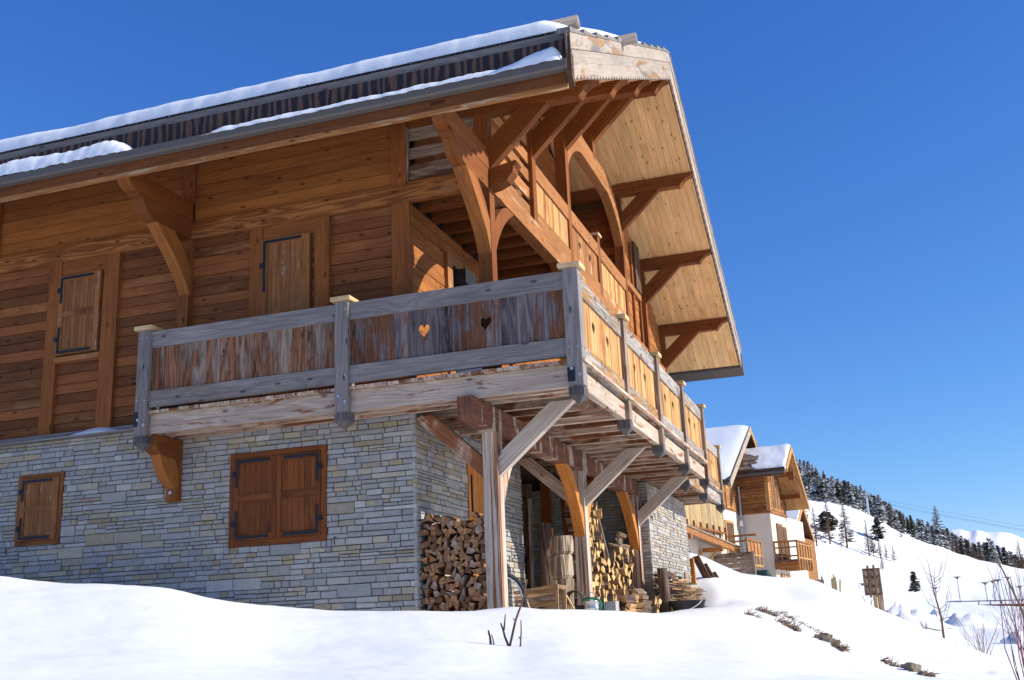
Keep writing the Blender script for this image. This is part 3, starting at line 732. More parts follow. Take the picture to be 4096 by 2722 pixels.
bpart('rim_beam', M['rim'], ((-3.24, -.60, 2.595), (-.684, -.53, 2.83), 0)); bpart('rim_beam', M['rim'], ((-.514, -.60, 2.585), (2.083, -.53, 2.83), 0))
bpart('rim_beam', M['rim'], ((-.684, -.595, 2.59), (-.514, -.53, 2.83), 0))
bpart('joist', M['joist'], ((-3.24, -.36, 2.60), (2.1, -.28, 2.78), 0)); bpart('joist', M['joist'], ((-3.24, -.12, 2.60), (2.1, -.06, 2.78), 0))
y = .27
while y < 8.0:
    bpart('joist', M['joist'], ((.02, y, 2.585), (2.112, y + .075, 2.775), 0)); y += .40
while y < 12.6:
    bpart('joist', M['joist'], ((1.1 if y < 11.7 else -.5, y, 2.585), (1.75, y + .075, 2.775), 0)); y += .40
mb = MB(); x = -3.37
while x < 2.2:
    x2 = x + .145; o = random.uniform(-.015, .015); mb.box((x + .004, -.665 + o, 2.835), (x2 - .004, 0 if x2 < 0 else 7.96, 2.868), 1); x = x2
x = .0
while x < 1.8: mb.box((x + .004, 7.97, 2.835), (x + .141, 12.66, 2.868), 1); x += .145
P(mb, 'deck', M['joist'], BAL)
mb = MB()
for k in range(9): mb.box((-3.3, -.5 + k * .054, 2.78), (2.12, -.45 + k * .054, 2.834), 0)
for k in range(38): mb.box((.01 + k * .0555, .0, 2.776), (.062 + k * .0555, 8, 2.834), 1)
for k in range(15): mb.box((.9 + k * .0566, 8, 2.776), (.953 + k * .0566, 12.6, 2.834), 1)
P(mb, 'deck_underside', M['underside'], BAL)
# corbel under the balcony's left end
mb = MB(); mb.prism([(-.03, 2.59), (-.56, 2.59), (-.565, 2.46), (-.52, 2.40), (-.44, 2.36), (-.03, 2.33)], 'x', -3.345, -3.165, 'y'); cb = P(mb, 'corbel', M['gable'], BAL)
mb = MB(); mb.prism(arc((-.05, 1.95), (-.44, 2.36), .06) + [(-.12, 2.34), (-.06, 2.2)], 'x', -3.335, -3.195, 'z'); P(mb, 'corbel', M['brace_eave'], BAL)
bpart('corbel', M['gable'], ((-3.345, -.055, 1.82), (-3.17, -.02, 2.33), 2), ((-3.345, -.10, 1.82), (-3.19, -.055, 1.97), 2))
mb = MB(); mb.tube([(-3.27, -.115, 1.93), (-3.27, -.09, 1.93)], .022, 10); P(mb, 'bolt', M['bolt'], BAL)
# porch posts, bearing beam and braces
PX0, PX1 = .833, 1.017
mb = MB(); mb.prism([(-.741, 2.582), (-.741, 2.45), (-.725, 2.38), (-.68, 2.335), (-.62, 2.33), (.06, 2.30), (2.35, 2.31), (7.66, 2.31), (7.66, 2.582)], 'x', PX0, PX1 + .003, 'y'); P(mb, 'bearing_beam', M['beam'])
for i, y in enumerate((.093, 3.881, 7.577)):
    z0 = -.3; part('porch_post', M['post'], ((PX0, y - .092, z0), (PX1, y + .092, 2.31), 2))
    mb = MB(); mb.prism([(PX1, 1.79), (1.95, 2.583), (1.66, 2.583), (PX1, 2.04)], 'y', y - .055, y + .055, (.93, .79)); P(mb, 'porch_brace', M['brace_grey'])
    if i < 2:
        mb = MB(); mb.prism([(PX0, 1.79), (-.05, 2.583), (.22, 2.583), (PX0, 2.02)][::-1], 'y', y - .05, y + .05, (-.93, .79)); P(mb, 'porch_brace', M['joist'])
    if i > 0: ybrace(y - .092, 0, 1.36, -.86, 2.31, PX0 + .01, PX1 - .02, M['orange'], 'porch_brace', thick=.26, bulge=.11)
    if i < 2: ybrace(y + .092, 0, 1.36, .86, 2.31, PX0 + .01, PX1 - .02, M['orange'] if i else M['post'], 'porch_brace', thick=.26, bulge=.11)
# porch door
D = part('porch_door', M['orange'], ((-.0, 1.66, .1), (.03, 1.74, 2.27), 2), ((0, 2.30, .1), (.03, 2.37, 2.27), 2), ((0, 1.74, 2.2), (.028, 2.3, 2.27), 1))
mb = MB(); board_panel(mb, 1.745, 2.295, .1, 2.2, 'x', -.01, .012, .11); P(mb, 'door_leaf', M['orange'], D)
part('door_hinge', M['iron'], ((.02, 1.79, 1.55), (.03, 1.82, 2.1), 2), parent=D)
# snow on the roof, on the gutter and on the ledge
def snow_obj(P_, name, label, group=None):
    mb = MB(); mb.grid(P_); mb.sm = True
    o = mb.build(name, M['snow']); tag(o, label, 'snow', group); return o
def fb(x, s=1.0, seed=0): return mnoise.fractal(Vector((x * s, seed * 7.3, 1.7)), 1.0, 2.0, 4)
def fb2(x, y, s=1.0, seed=0): return mnoise.fractal(Vector((x * s, y * s, seed * 5.1)), 1.0, 2.0, 4)
rows = []
ts = [0, .0, .006, .016, .03, .05, .08, .12, .18, .27, .4, .6, 1, 1.8, 3, 5.5]
xs = [-11.9 + .06 * k for k in range(int((2.43 + 11.9) / .06))] + [2.36, 2.40, 2.425, 2.44]
xs = sorted(set(round(x, 3) for x in xs if x <= 2.44))
for k, t in enumerate(ts):
    row = []
    for x in xs:
        y = -1.20 + t + .014 * fb(x, 1.8, 1) * (1 if t < .4 else 0) + (0.006 * fb(x, 8, 2) if t < .2 else 0)
        edge = math.sqrt(max(0, min(1, (2.445 - x) / .32)))
        th = (.10 + (.235 + .03 * fb(x, .7, 3)) * min(1, t / .05 + .15) ** .5 - .06 * max(0, 1 - t / .25) ** 2) * (.25 + .75 * edge) if k > 0 else 0
        z = TOPZ(-1.2 + t) + (-.045 if k == 0 else 0) + th + .005 * fb2(x, t, 5, 4) * (1 if k else 0) + (.06 * fb2(x, t, .5, 6) if t > .5 else 0)
        if k == 0: z = 6.42 + .008 * fb(x, 12, 9)
        row.append((x, y, z))
    rows.append(row)
snow_obj(rows, 'roof_snow', 'thick white snow layer lying on the main chalet roof above the black eave edge')
def gutter_snow(x0, x1, hfn, label):
    xs = [x0 + (x1 - x0) * k / max(8, int((x1 - x0) / .035)) for k in range(max(8, int((x1 - x0) / .035)) + 1)]
    rows = []
    for t in [0, .08, .2, .35, .5, .65, .8, .92, 1]:
        row = []
        for x in xs:
            e = min(1, math.sqrt(max(0, (x - x0) / .25)), math.sqrt(max(0, (x1 - x) / (.12 if x1 > 0 else .45))))
            h = max(.005, hfn(x)) * e
            y = -1.535 + .19 * t - .02 * e * math.sin(math.pi * t) + .008 * fb2(x, t, 9, 2)
            z = 5.905 - .012 * e * (1 - t) * (1 + fb(x, 7, 3)) + h * math.sin(math.pi * min(1, t * .85 + .02) / 1.7) ** .7 + .006 * fb2(x, t, 14, 5)
            row.append((x, y, z))
        rows.append(row)
    return snow_obj(rows, 'gutter_snow', label)
gutter_snow(-9.0, -3.02, lambda x: .265 + .05 * fb(x, 3, 1) - .03 * max(0, -5 - x) + (.04 if x > -3.4 else 0), 'ragged snow strip lying along the left part of the roof gutter')
gutter_snow(-2.0, 2.44, lambda x: .12 + .025 * fb(x, 3, 4) + max(0, x - 1.7) * .26, 'long snow strip on the gutter rising to a white heap at the gable corner')
rows = []
for k in range(9):
    v = k / 8; row = []
    for j in range(15):
        t = j / 14; x = -4.92 + .9 * t; hh = max(0, math.sin(math.pi * t) ** .8 * .105 - .02 * t)
        row.append((x, -.16 + .16 * v, 2.805 - .02 * (1 - v) + hh * (v ** .6) + .008 * fb2(x, v, 9)))
    rows.append(row)
snow_obj(rows, 'ledge_snow', 'small snow heap on the ledge between stone base and timber wall')
part('snow_ledge', M['grey'], ((-9, -.16, 2.77), (-3.45, -.05, 2.792), 0))
# ------------------------------------------------------------------ ground
def slope(u, v):
    r = ray(u, v); return r.z / math.hypot(r.x, r.y)
def azim(p): return math.atan2(p.x - CP.x, p.y - CP.y)
FA = YAW * -1
CT = []   # (azimuth, ln r, tangent of elevation)
def cp(u, v, d):
    p = at(u, v, d); CT.append((azim(p), math.log(d), (p.z - CP.z) / d))
def cx(x, y, z):
    p = Vector((x, y, z)); d = math.hypot(x - CP.x, y - CP.y); CT.append((azim(p), math.log(d), (z - CP.z) / d))
def cpY(u, v, Y, dz=0):
    p = onp(u, v, 'y', Y); d = math.hypot(p.x - CP.x, p.y - CP.y); cp(u, v, d); return p
for u in (-300, 0, 700, 1400, 2048, 2800, 3400, 4096, 4400): cp(u, 2750, 3.5)
for u, v, d in ((2048, 2640, 5.5), (2500, 2660, 5.5), (2800, 2680, 5.5), (3100, 2700, 5.5), (3400, 2715, 5.5), (3750, 2735, 5.5), (4096, 2745, 6), (4400, 2745, 6), (3750, 2715, 8.5), (4096, 2735, 9), (4400, 2745, 9)): cp(u, v, d)
for u, v in ((-500, 2270), (0, 2310), (400, 2335), (700, 2358), (868, 2400), (1100, 2440), (1250, 2453), (1450, 2456), (1682, 2449)):
    Y = -3.5 if u < 900 else -2.6
    p = cpY(u, v, Y)
    for yy, dz in ((-1.9, -.06), (-.2, -.10), (3, -.3)): 
        q = onp(u, v, 'y', yy); cx(q.x, yy, min(p.z + dz, q.z - .03 - .02 * (yy - Y)))
    q = onp(u, v, 'y', -6.3); e0 = slope(u, v); b = slope(u, 2750)
    d = math.hypot(q.x - CP.x, q.y - CP.y); r0 = math.log(d / 3.5) / math.log(math.hypot(p.x - CP.x, p.y - CP.y) / 3.5)
    CT.append((azim(q), math.log(d), b + (e0 - b) * min(.9, r0 * .95)))
for u, v, Y in ((1960, 2440, -2.2), (2060, 2432, -1.6), (2120, 2443, -1.2), (2300, 2440, .0), (2500, 2446, 1.4), (2620, 2458, 2.8), (2760, 2440, 4.4), (2850, 2430, 5.2)): cpY(u, v, Y)
for x, y, z in ((.5, 1.2, .16), (.5, 3.5, .18), (.5, 6.5, .2), (-1, 5.5, .2), (1.5, 3.2, .2), (1.4, 5.5, .22), (1.5, 8, .24), (1.9, 7.2, .24), (1.4, 10.2, .42), (2.2, 9, .35)): cx(x, y, z)
for u, v, d in ((2750, 2214, 26.5), (2836, 2241, 27), (2937, 2286, 28), (3056, 2303, 29), (3160, 2312, 30), (3250, 2323, 31),
                (2830, 2320, 23.5), (2870, 2370, 22), (2900, 2415, 20), (2993, 2413, 18), (3160, 2424, 19), (3000, 2370, 23), (3130, 2370, 25), (3300, 2400, 23), (3400, 2388, 28), (3470, 2425, 27),
                (3540, 2452, 26), (3640, 2500, 24), (3760, 2550, 22), (3900, 2610, 20), (4096, 2680, 18), (4300, 2750, 16),
                (3280, 2560, 12.5), (3630, 2690, 10), (2700, 2560, 9), (3050, 2500, 13), (3450, 2560, 15), (2300, 2560, 6.5), (3000, 2640, 6.5)): cp(u, v, d)
for u, v, d in ((2750, 2214, 26.5), (2836, 2241, 27), (2937, 2286, 28), (3056, 2303, 29), (3250, 2323, 31)):
    p = at(u, v, d); CT.append((azim(p), math.log(d * 1.25), slope(u, v) - .022))
    z = 2.1 if u < 3150 else 1.75; CT.append((azim(p), math.log(57), min((z - CP.z) / 57, slope(u, v) - .006)))
for u, v, d in ((3400, 2388, 28), (3540, 2452, 26), (3640, 2500, 24), (3760, 2550, 22), (3900, 2610, 20), (4096, 2680, 18), (4300, 2750, 16)):
    p = at(u, v, d); CT.append((azim(p), math.log(d * 1.35), slope(u, v) - .016))
for u, v, d in ((3480, 2440, 62), (3600, 2470, 55), (3775, 2545, 58), (3900, 2560, 55), (4050, 2560, 55), (4300, 2570, 55), (3420, 2385, 130), (3560, 2405, 130), (3700, 2425, 130), (3900, 2435, 130), (4096, 2440, 130), (4300, 2440, 130),
                (3300, 2330, 130), (3350, 2330, 190), (3500, 2350, 190), (3660, 2375, 190), (3850, 2402, 195), (4096, 2400, 195), (4300, 2400, 195),
                (3260, 2190, 250), (3350, 2215, 255), (3500, 2262, 260), (3700, 2310, 260), (3900, 2345, 260), (4096, 2360, 260), (4300, 2365, 260)): cp(u, v, d)
CREST = [(2500, 1980), (2800, 1985), (3100, 1990), (3240, 2004), (3330, 2012), (3400, 2028), (3460, 2052), (3530, 2090), (3620, 2140), (3700, 2172), (3760, 2186), (3810, 2212), (3860, 2224), (3920, 2245), (4000, 2262), (4096, 2284), (4300, 2330)]
for u, v in CREST:
    cp(u, v, 340); p = at(u, v, 340); CT.append((azim(p), math.log(420), slope(u, v) - .03))
    CT.append((azim(p), math.log(800), slope(u, v) - .06))
for u in (-200, 700, 1500, 2200): CT.append((azim(at(u, 2400, 10)), math.log(340), .14)); CT.append((azim(at(u, 2400, 10)), math.log(60), .05)); CT.append((azim(at(u, 2400, 10)), math.log(800), .1))
CT = np.array(CT); KA = 7.0
ctx = np.stack([CT[:, 0] * KA, CT[:, 1] * 1.6], 1)
def tps(r2): return np.where(r2 > 1e-12, .5 * r2 * np.log(np.maximum(r2, 1e-12)), 0)
n = len(ctx); D2 = ((ctx[:, None] - ctx[None]) ** 2).sum(-1)
A_ = np.zeros((n + 3, n + 3)); A_[:n, :n] = tps(D2) + np.eye(n) * .0015
A_[:n, n] = 1; A_[:n, n + 1:] = ctx; A_[n, :n] = 1; A_[n + 1:, :n] = ctx.T
W_ = np.linalg.solve(A_, np.concatenate([CT[:, 2], [0, 0, 0]]))
AMIN, AMAX = CT[:, 0].min(), CT[:, 0].max()
def ground_e(az, lr):
    az = np.clip(az, AMIN, AMAX); q = np.stack([az * KA, lr * 1.6], -1)
    d2 = ((q[..., None, :] - ctx) ** 2).sum(-1)
    return tps(d2) @ W_[:n] + W_[n] + q @ W_[n + 1:]
def gz(x, y):
    d = math.hypot(x - CP.x, y - CP.y); return CP.z + d * float(ground_e(np.array(math.atan2(x - CP.x, y - CP.y)), np.array(math.log(max(d, 3.3)))))
cen = -YAW
azs = [cen + a for a in np.concatenate([np.linspace(-math.pi, -.56, 40)[:-1], np.linspace(-.56, .56, 330), np.linspace(.56, math.pi, 40)[1:]])]
rs = list(np.exp(np.linspace(math.log(1.2), math.log(32), 190))) + list(np.exp(np.linspace(math.log(32.8), math.log(420), 90))) + [600, 1200, 5000, 14000]
AZ, RR = np.meshgrid(np.array(azs), np.array(rs))
E_ = np.zeros_like(AZ)
for i in range(AZ.shape[0]): E_[i] = ground_e(AZ[i], np.log(np.clip(RR[i], 3.3, 800)))
XX = CP.x + np.sin(AZ) * RR; YY = CP.y + np.cos(AZ) * RR; ZZ = CP.z + E_ * RR - .28 * np.maximum(0, 3.3 - RR) ** 2
off = np.abs(AZ - cen); side = np.clip((off - .6) / .5, 0, 1)
ZZ = ZZ * (1 - side) + side * (-.6 + .02 * np.minimum(RR, 400) * 0)
far = np.clip((RR - 450) / 500, 0, 1); ZZ = ZZ * (1 - far) + far * (-30)
for i in range(AZ.shape[0]):
    r = rs[i]
    if r > 450: continue
    for j in range(AZ.shape[1]):
        x, y = XX[i, j], YY[i, j]
        a = .012 * min(1, r / 5) if r < 14 else .02 + min(.3, (r - 14) * .0012)
        zz = a * fb2(x, y, .55, 1) + .006 * fb2(x, y, 3.2, 2) * min(1, r / 6)
        # rough broken crust around the debris and the footpath
        t = math.exp(-(((x - 7.5) / 2.2) ** 2 + ((y - 2.0) / 4.0) ** 2)); zz += .07 * t * max(-.2, fb2(x, y, 2.2, 3)) + .02 * t * fb2(x, y, 7, 8)
        pth = math.exp(-((x - (9.2 + .10 * (y - 6))) / .9) ** 2) if 0 < y < 30 else 0; zz -= .06 * pth * max(0, fb2(x, y, 1.8, 12)); zz += .02 * max(0, fb2(x * .35 + y * .9, y * .5, .9, 20)) * (1 if r < 20 else 0)
        ZZ[i, j] += zz
        # keep the ground under the porch and the house flat
        if -12 < x < .9 and .3 < y < 11.5 and r < 40: ZZ[i, j] = min(ZZ[i, j], .25)
mb = MB(); nv = len(rs); na = len(azs)
V_ = [(float(XX[i, j]), float(YY[i, j]), float(ZZ[i, j])) for i in range(nv) for j in range(na)]
F_ = [(i * na + j, i * na + j + 1, i * na + na + j + 1, i * na + na + j) for i in range(nv - 1) for j in range(na - 1)]
F_ = [f[::-1] for f in F_]
c0 = len(V_); V_.append((CP.x, CP.y, float(ZZ[0].mean()))); F_ += [(c0, j, j + 1) for j in range(na - 1)]
me = bpy.data.meshes.new('snow_ground'); me.from_pydata(V_, [], F_); me.materials.append(M['snow']); me.polygons.foreach_set('use_smooth', [True] * len(F_))
bm = bmesh.new(); bm.from_mesh(me); bmesh.ops.recalc_face_normals(bm, faces=bm.faces)
bm.faces.ensure_lookup_table()
if sum(f.normal.z for f in list(bm.faces)[:2000]) < 0: bmesh.ops.reverse_faces(bm, faces=bm.faces)
bm.to_mesh(me); bm.free()
go = bpy.data.objects.new('snow_ground', me); COL.objects.link(go); tag(go, kind='structure')
# forested hill behind the crest, far mountain
SKY = [(2300, 1560), (2700, 1680), (2900, 1740), (3060, 1785), (3130, 1800), (3200, 1835), (3290, 1885), (3350, 1925), (3440, 1955), (3480, 1990), (3520, 2010), (3560, 2045), (3610, 2040), (3650, 2070), (3720, 2095), (3790, 2118), (3830, 2140), (3870, 2165), (3920, 2190), (4000, 2225), (4096, 2262), (4300, 2330)]
def lerp(tab, u):
    for (a, b), (c, d) in zip(tab, tab[1:]):
        if a <= u <= c: return b + (d - b) * (u - a) / (c - a)
    return tab[0][1] if u < tab[0][0] else tab[-1][1]
TH = 8.2
def hillpt(u, t):
    d = 370 + 260 * t; hpx = TH * FPX / 630
    v0 = lerp(CREST, u) + 14; v1 = max(min(lerp(SKY, u) + hpx * .85, v0 - 2), 0)
    p = at(u, v0 + (v1 - v0) * t, d); return p
rows = []
for k in range(14):
    t = k / 12
    rows.append([tuple(hillpt(2250 + 26 * j, min(t, 1)) + (Vector((0, 0, -25)) if k == 13 else (Vector((0, 8, -4)) if k == 0 else Vector((0, 0, .8 * fb(j * .9, 1, k)))))) for j in range(80)])
mb = MB(); mb.grid(rows); fh = mb.build('forest_hill', M['snow'], None, True); tag(fh, kind='structure')
RIDGE = [(3560, 2210), (3700, 2165), (3800, 2120), (3840, 2116), (3880, 2128), (3905, 2119), (3950, 2130), (4000, 2128), (4040, 2134), (4070, 2146), (4096, 2158), (4180, 2190), (4300, 2215), (4500, 2260)]
rows = []
for k in range(22):
    t = k / 21; row = []
    for j in range(90):
        u = 3560 + 10.5 * j; v = 2400 + (lerp(RIDGE, u) - 2400) * t
        d = 2200 + 900 * t
        p = at(u, v, d); q = Vector((p.x * .008, p.y * .008, k * .13))
        row.append(tuple(p + Vector((0, 0, (mnoise.fractal(q, 1, 2.2, 5) - abs(mnoise.noise(q * 1.7)) * .8) * 60 * (t * (1 - t) * 3 + .06)))))
    rows.append(row)
mb = MB(); mb.grid(rows); mo = mb.build('snowy_mountain', M['snow'], None, True); tag(mo, kind='structure')
# ------------------------------------------------------------------ firewood
def split_log(nm, L, r, kind, ends, seed):
    """one split log along local X: bark arc and split faces, rough ends"""
    rr = random.Random(seed); pts = []
    if kind == 'quarter':
        pts = [(-.45 * r, -.35 * r)] + [(-.45 * r + 1.35 * r * math.cos(a), -.35 * r + 1.2 * r * math.sin(a)) for a in np.linspace(.02, 1.5, 6)]
    elif kind == 'half': pts = [(r * 1.05 * math.cos(a), r * .95 * math.sin(a) - .35 * r) for a in np.linspace(0.05, math.pi - .05, 8)]
    elif kind == 'wedge': pts = [(-r, -.25 * r)] + [(-r + 2.0 * r * math.cos(a), -.25 * r + 1.9 * r * math.sin(a)) for a in np.linspace(-.05, .62, 5)]
    else: pts = [(-r * .8, -r * .55), (r * .75, -r * .6), (r * .9, r * .35), (-r * .2, r * .7), (-.85 * r, r * .25)]
    pts = [(x + rr.uniform(-.08, .08) * r, y + rr.uniform(-.08, .08) * r) for x, y in pts]
    mb = MB(); n = len(pts); N = 4
    col = (rr.random(), rr.random(), rr.random(), 1)
    for k in range(N):
        t = k / (N - 1); tw = rr.uniform(-.04, .04); s = 1 + rr.uniform(-.06, .06)
        for (x, y) in pts: mb.v.append(Vector(((t - .5) * L + (rr.uniform(-.006, .006) if k in (0, N - 1) else 0), x * s + y * tw, y * s - x * tw)))
    o = rr.uniform(0, 40)
    for k in range(N - 1):
        for j in range(n):
            j2 = (j + 1) % n; bark = kind in ('quarter', 'half', 'wedge') and 1 <= j < n - 1 or (kind == 'half' and j < n - 1)
            mb.face([k * n + j, k * n + j2, (k + 1) * n + j2, (k + 1) * n + j], [(o + k * L / 3, .04 * j), (o + k * L / 3, .04 * j + .04), (o + (k + 1) * L / 3, .04 * j + .04), (o + (k + 1) * L / 3, .04 * j)], col, 2 if bark else 1)
    mb.face(list(range(n))[::-1], [(o + y * .5, x * .6) for x, y in pts][::-1], col, 0); mb.face([(N - 1) * n + j for j in range(n)], [(o + y * .5, x * .6) for x, y in pts], col, 0)
    me = mb.build(nm, [M[ends], M['logside'] if ends == 'logend' else M['logend_old'], M['bark']])
    bm = bmesh.new(); bm.from_mesh(me.data); bmesh.ops.recalc_face_normals(bm, faces=bm.faces); bm.to_mesh(me.data); bm.free()
    return me
KINDS_ = ['quarter', 'wedge', 'half', 'quarter', 'odd', 'wedge', 'quarter', 'odd']
def log_set(ends, L, r):
    return [split_log('split_log', L, r * random.uniform(.85, 1.2), KINDS_[k % 8], ends, 100 + k + (0 if ends == 'logend' else 50)) for k in range(10)]
def place(protos, used, loc, M3, label, group):
    k = random.randrange(len(protos)); o = protos[k]
    if k in used: o = o.copy(); COL.objects.link(o)
    used.add(k)
    mw = M3.to_4x4(); mw.translation = loc; o.matrix_world = mw; tag(o, label, 'firewood', group); return o
old = log_set('logend_old', .33, .064); uo = set()
L1 = 'weathered split log in the tall brown stack between stone corner and front porch post'
z = .31; rowi = 0
while z < 1.40:
    x = .05 + random.uniform(0, .03) + (.03 if rowi % 2 else 0)
    while x < .80:
        w_ = random.uniform(.075, .10)
        top = 1.38 + .06 * math.sin(x * 9)
        if z < top:
            rot = Matrix.Rotation(math.pi / 2 + random.uniform(-.09, .09), 3, 'Z') @ Matrix.Rotation(random.uniform(-.05, .05), 3, 'Y') @ Matrix.Rotation(random.choice([0, math.pi / 2, math.pi, 3 * math.pi / 2]) + random.uniform(-.5, .5), 3, 'X')
            place(old, uo, Vector((x, .24 + random.gauss(0, .011), z + random.uniform(-.014, .014))), rot @ Matrix.Diagonal((1, random.uniform(.8, 1.15), random.uniform(.8, 1.15))), L1, 'logs of the brown stack at the stone corner')
        x += w_
    z += .075; rowi += 1
new = log_set('logend', .34, .073); un = set()
L2 = 'honey coloured split log in the big stack between second and third porch posts'
def topz(y): return 2.06 if y < 5.35 else (1.16 + .22 * max(0, min(1, (y - 5.6) / 1.5)) if y < 6.9 else 1.32)
z = .34; cnt = 0
while z < 2.03:
    y = 4.42 + random.uniform(0, .05)
    while y < 7.46:
        if z < topz(y):
            rot = Matrix.Rotation(random.uniform(-.22, .22), 3, 'Z') @ Matrix.Rotation(random.uniform(-.06, .06), 3, 'Y') @ Matrix.Rotation(random.uniform(0, 6.28), 3, 'X')
            place(new, un, Vector((.70 + random.gauss(0, .035) + (.12 if z < .7 else 0), y, z)), rot @ Matrix.Diagonal((1, random.uniform(.9, 1.35), random.uniform(.85, 1.25))), L2, 'logs of the honey coloured stack'); cnt += 1
        y += random.uniform(.16, .21)
    z += .122
# low heaps in front of the posts
L3 = 'split log lying lengthwise in the low heap before the stone pier'
for (x, y, z, a) in [(1.22, 5.45, .30, 1.5), (1.24, 5.5, .39, 1.62), (1.20, 5.42, .48, 1.48), (1.23, 5.95, .31, 1.6), (1.25, 5.98, .41, 1.5), (1.2, 5.9, .52, 1.65), (1.26, 6.45, .32, 1.55), (1.24, 6.5, .42, 1.45), (1.22, 6.42, .53, 1.6), (1.22, 6.2, .60, 1.5)]:
    rot = Matrix.Rotation(a, 3, 'Z') @ Matrix.Rotation(random.uniform(0, 6), 3, 'X'); place(new, un, Vector((x, y, z)), rot @ Matrix.Diagonal((1.45, .8, .8)), L3, 'logs of the low heap before the stone pier')
L4 = 'short split log, pale end outward, in the low heap beside the dark log'
for k in range(21):
    y = 6.85 + (k % 7) * .155 + random.uniform(-.03, .03); z = .27 + (k // 7) * .10
    rot = Matrix.Rotation(random.uniform(-.3, .3), 3, 'Z') @ Matrix.Rotation(random.uniform(0, 6), 3, 'X'); place(new, un, Vector((1.22 + random.uniform(-.03, .03), y, z)), rot @ Matrix.Diagonal((.9, .95, .9)), L4, 'end-on logs of the low heap')
L5 = 'long split log lying flat on the honey coloured stack beside the third porch post'
for (x, y, z) in [(.80, 7.1, 1.41), (.74, 7.12, 1.50), (.80, 7.05, 1.60), (.78, 6.65, 1.40)]:
    rot = Matrix.Rotation(math.pi / 2 + random.uniform(-.15, .15), 3, 'Z') @ Matrix.Rotation(random.uniform(0, 6), 3, 'X'); place(new, un, Vector((x, y, z)), rot @ Matrix.Diagonal((1.7, .72, .72)), L5, 'flat logs on top of the honey coloured stack')
def one(mb, name, mats, label, cat, parent=None, smooth=False, group=None):
    o = mb.build(name, mats, parent, smooth)
    if label: tag(o, label, cat, group)
    return o
def trunk_mesh(pts, rad, n=16, rough=.06):
    mb = MB(); P_ = []
    base = len(mb.v)
    pts = [Vector(p) for p in pts]
    K = len(pts)
    for k, p in enumerate(pts):
        for a in range(n):
            an = 2 * math.pi * a / n; q = rad[k] * (1 + rough * mnoise.noise(Vector((math.cos(an) * 2.2, math.sin(an) * 2.2, p.z * 3 + p.x * 5))))
            mb.v.append(p + Vector((math.cos(an) * q, math.sin(an) * q, 0)))
    for k in range(K - 1):
        for a in range(n):
            a2 = (a + 1) % n; mb.face([k * n + a, k * n + a2, (k + 1) * n + a2, (k + 1) * n + a], [(pts[k].z, a * .06), (pts[k].z, a * .06 + .06), (pts[k + 1].z, a * .06 + .06), (pts[k + 1].z, a * .06)], (.5, .4, .5, 1), 0)
    c = [(.5 + .4 * math.cos(2 * math.pi * a / n) * rad[-1] * 3, .5 + .4 * math.sin(2 * math.pi * a / n) * rad[-1] * 3) for a in range(n)]
    mb.face([(K - 1) * n + a for a in range(n)], c, (.5, .9, .5, 1), 1)
    return mb
# chopping blocks stacked on each other
mb = trunk_mesh([(.80, 3.2, 1.085), (.80, 3.2, 1.12), (.805, 3.2, 1.28), (.805, 3.2, 1.335)], [.145, .172, .168, .155], 20); one(mb, 'log_round', [M['bark_lit'], M['logend']], 'thick bark-covered log round on top of the pile beside the second porch post', 'log')
mb = trunk_mesh([(.78, 3.2, .75), (.78, 3.2, .80), (.78, 3.2, 1.05), (.785, 3.2, 1.083)], [.14, .172, .168, .145], 20); one(mb, 'log_round', [M['bark_lit'], M['logend_old']], 'furrowed log round in the middle of the pile beside the second porch post', 'log')
mb = trunk_mesh([(.83, 3.2, .15), (.83, 3.2, .5), (.835, 3.2, .748)], [.115, .11, .12], 16); one(mb, 'log_round', [M['bark_lit'], M['logend_old']], 'slim upright log carrying the two thick log rounds', 'log')
mb = trunk_mesh([(.36, 4.05, .1), (.33, 4.08, .9), (.28, 4.15, 1.62)], [.12, .125, .11], 12); one(mb, 'tall_log', [M['bark'], M['logend_old']], 'tall dark bark log leaning in the shade behind the log rounds', 'log')
mb = trunk_mesh([(.42, 3.75, .1), (.42, 3.75, .62)], [.10, .09], 12); one(mb, 'tall_log', [M['bark'], M['logend_old']], 'short dark log standing in the shade behind the slatted crate', 'log')
for (a, b, w_, t_, mt, lb) in [((.01, 4.0, .1), (-.02, 4.28, 2.25), .17, .05, 'darkwood', 'long dark plank leaning at the edge of the wood shelter wall'), ((.10, 3.98, .1), (.085, 4.1, 2.0), .05, .05, 'plank', 'narrow weathered batten standing beside the dark leaning plank'),
                             ((.17, 4.6, .2), (.17, 4.7, 2.5), .16, .08, 'gable', 'brown timber standing behind the leaning planks'), ((.58, 4.55, 1.3), (.52, 4.6, 2.2), .20, .06, 'gable', 'wide brown board standing above the log rounds'),
                             ((.78, 5.80, 1.1), (.62, 5.35, 2.40), .20, .05, 'darkwood', 'dark board leaning on the honey coloured log stack'), ((.82, 5.88, 1.1), (.66, 5.46, 2.4), .03, .05, 'plank', 'thin batten along the dark board on the log stack')]:
    mb = MB(); mb.bar(a, b, w_, t_, (0, 1, .1) if 'dark board' not in lb and 'batten along' not in lb else (1, 0, .2)); one(mb, 'leaning_plank', M[mt], lb, 'plank')
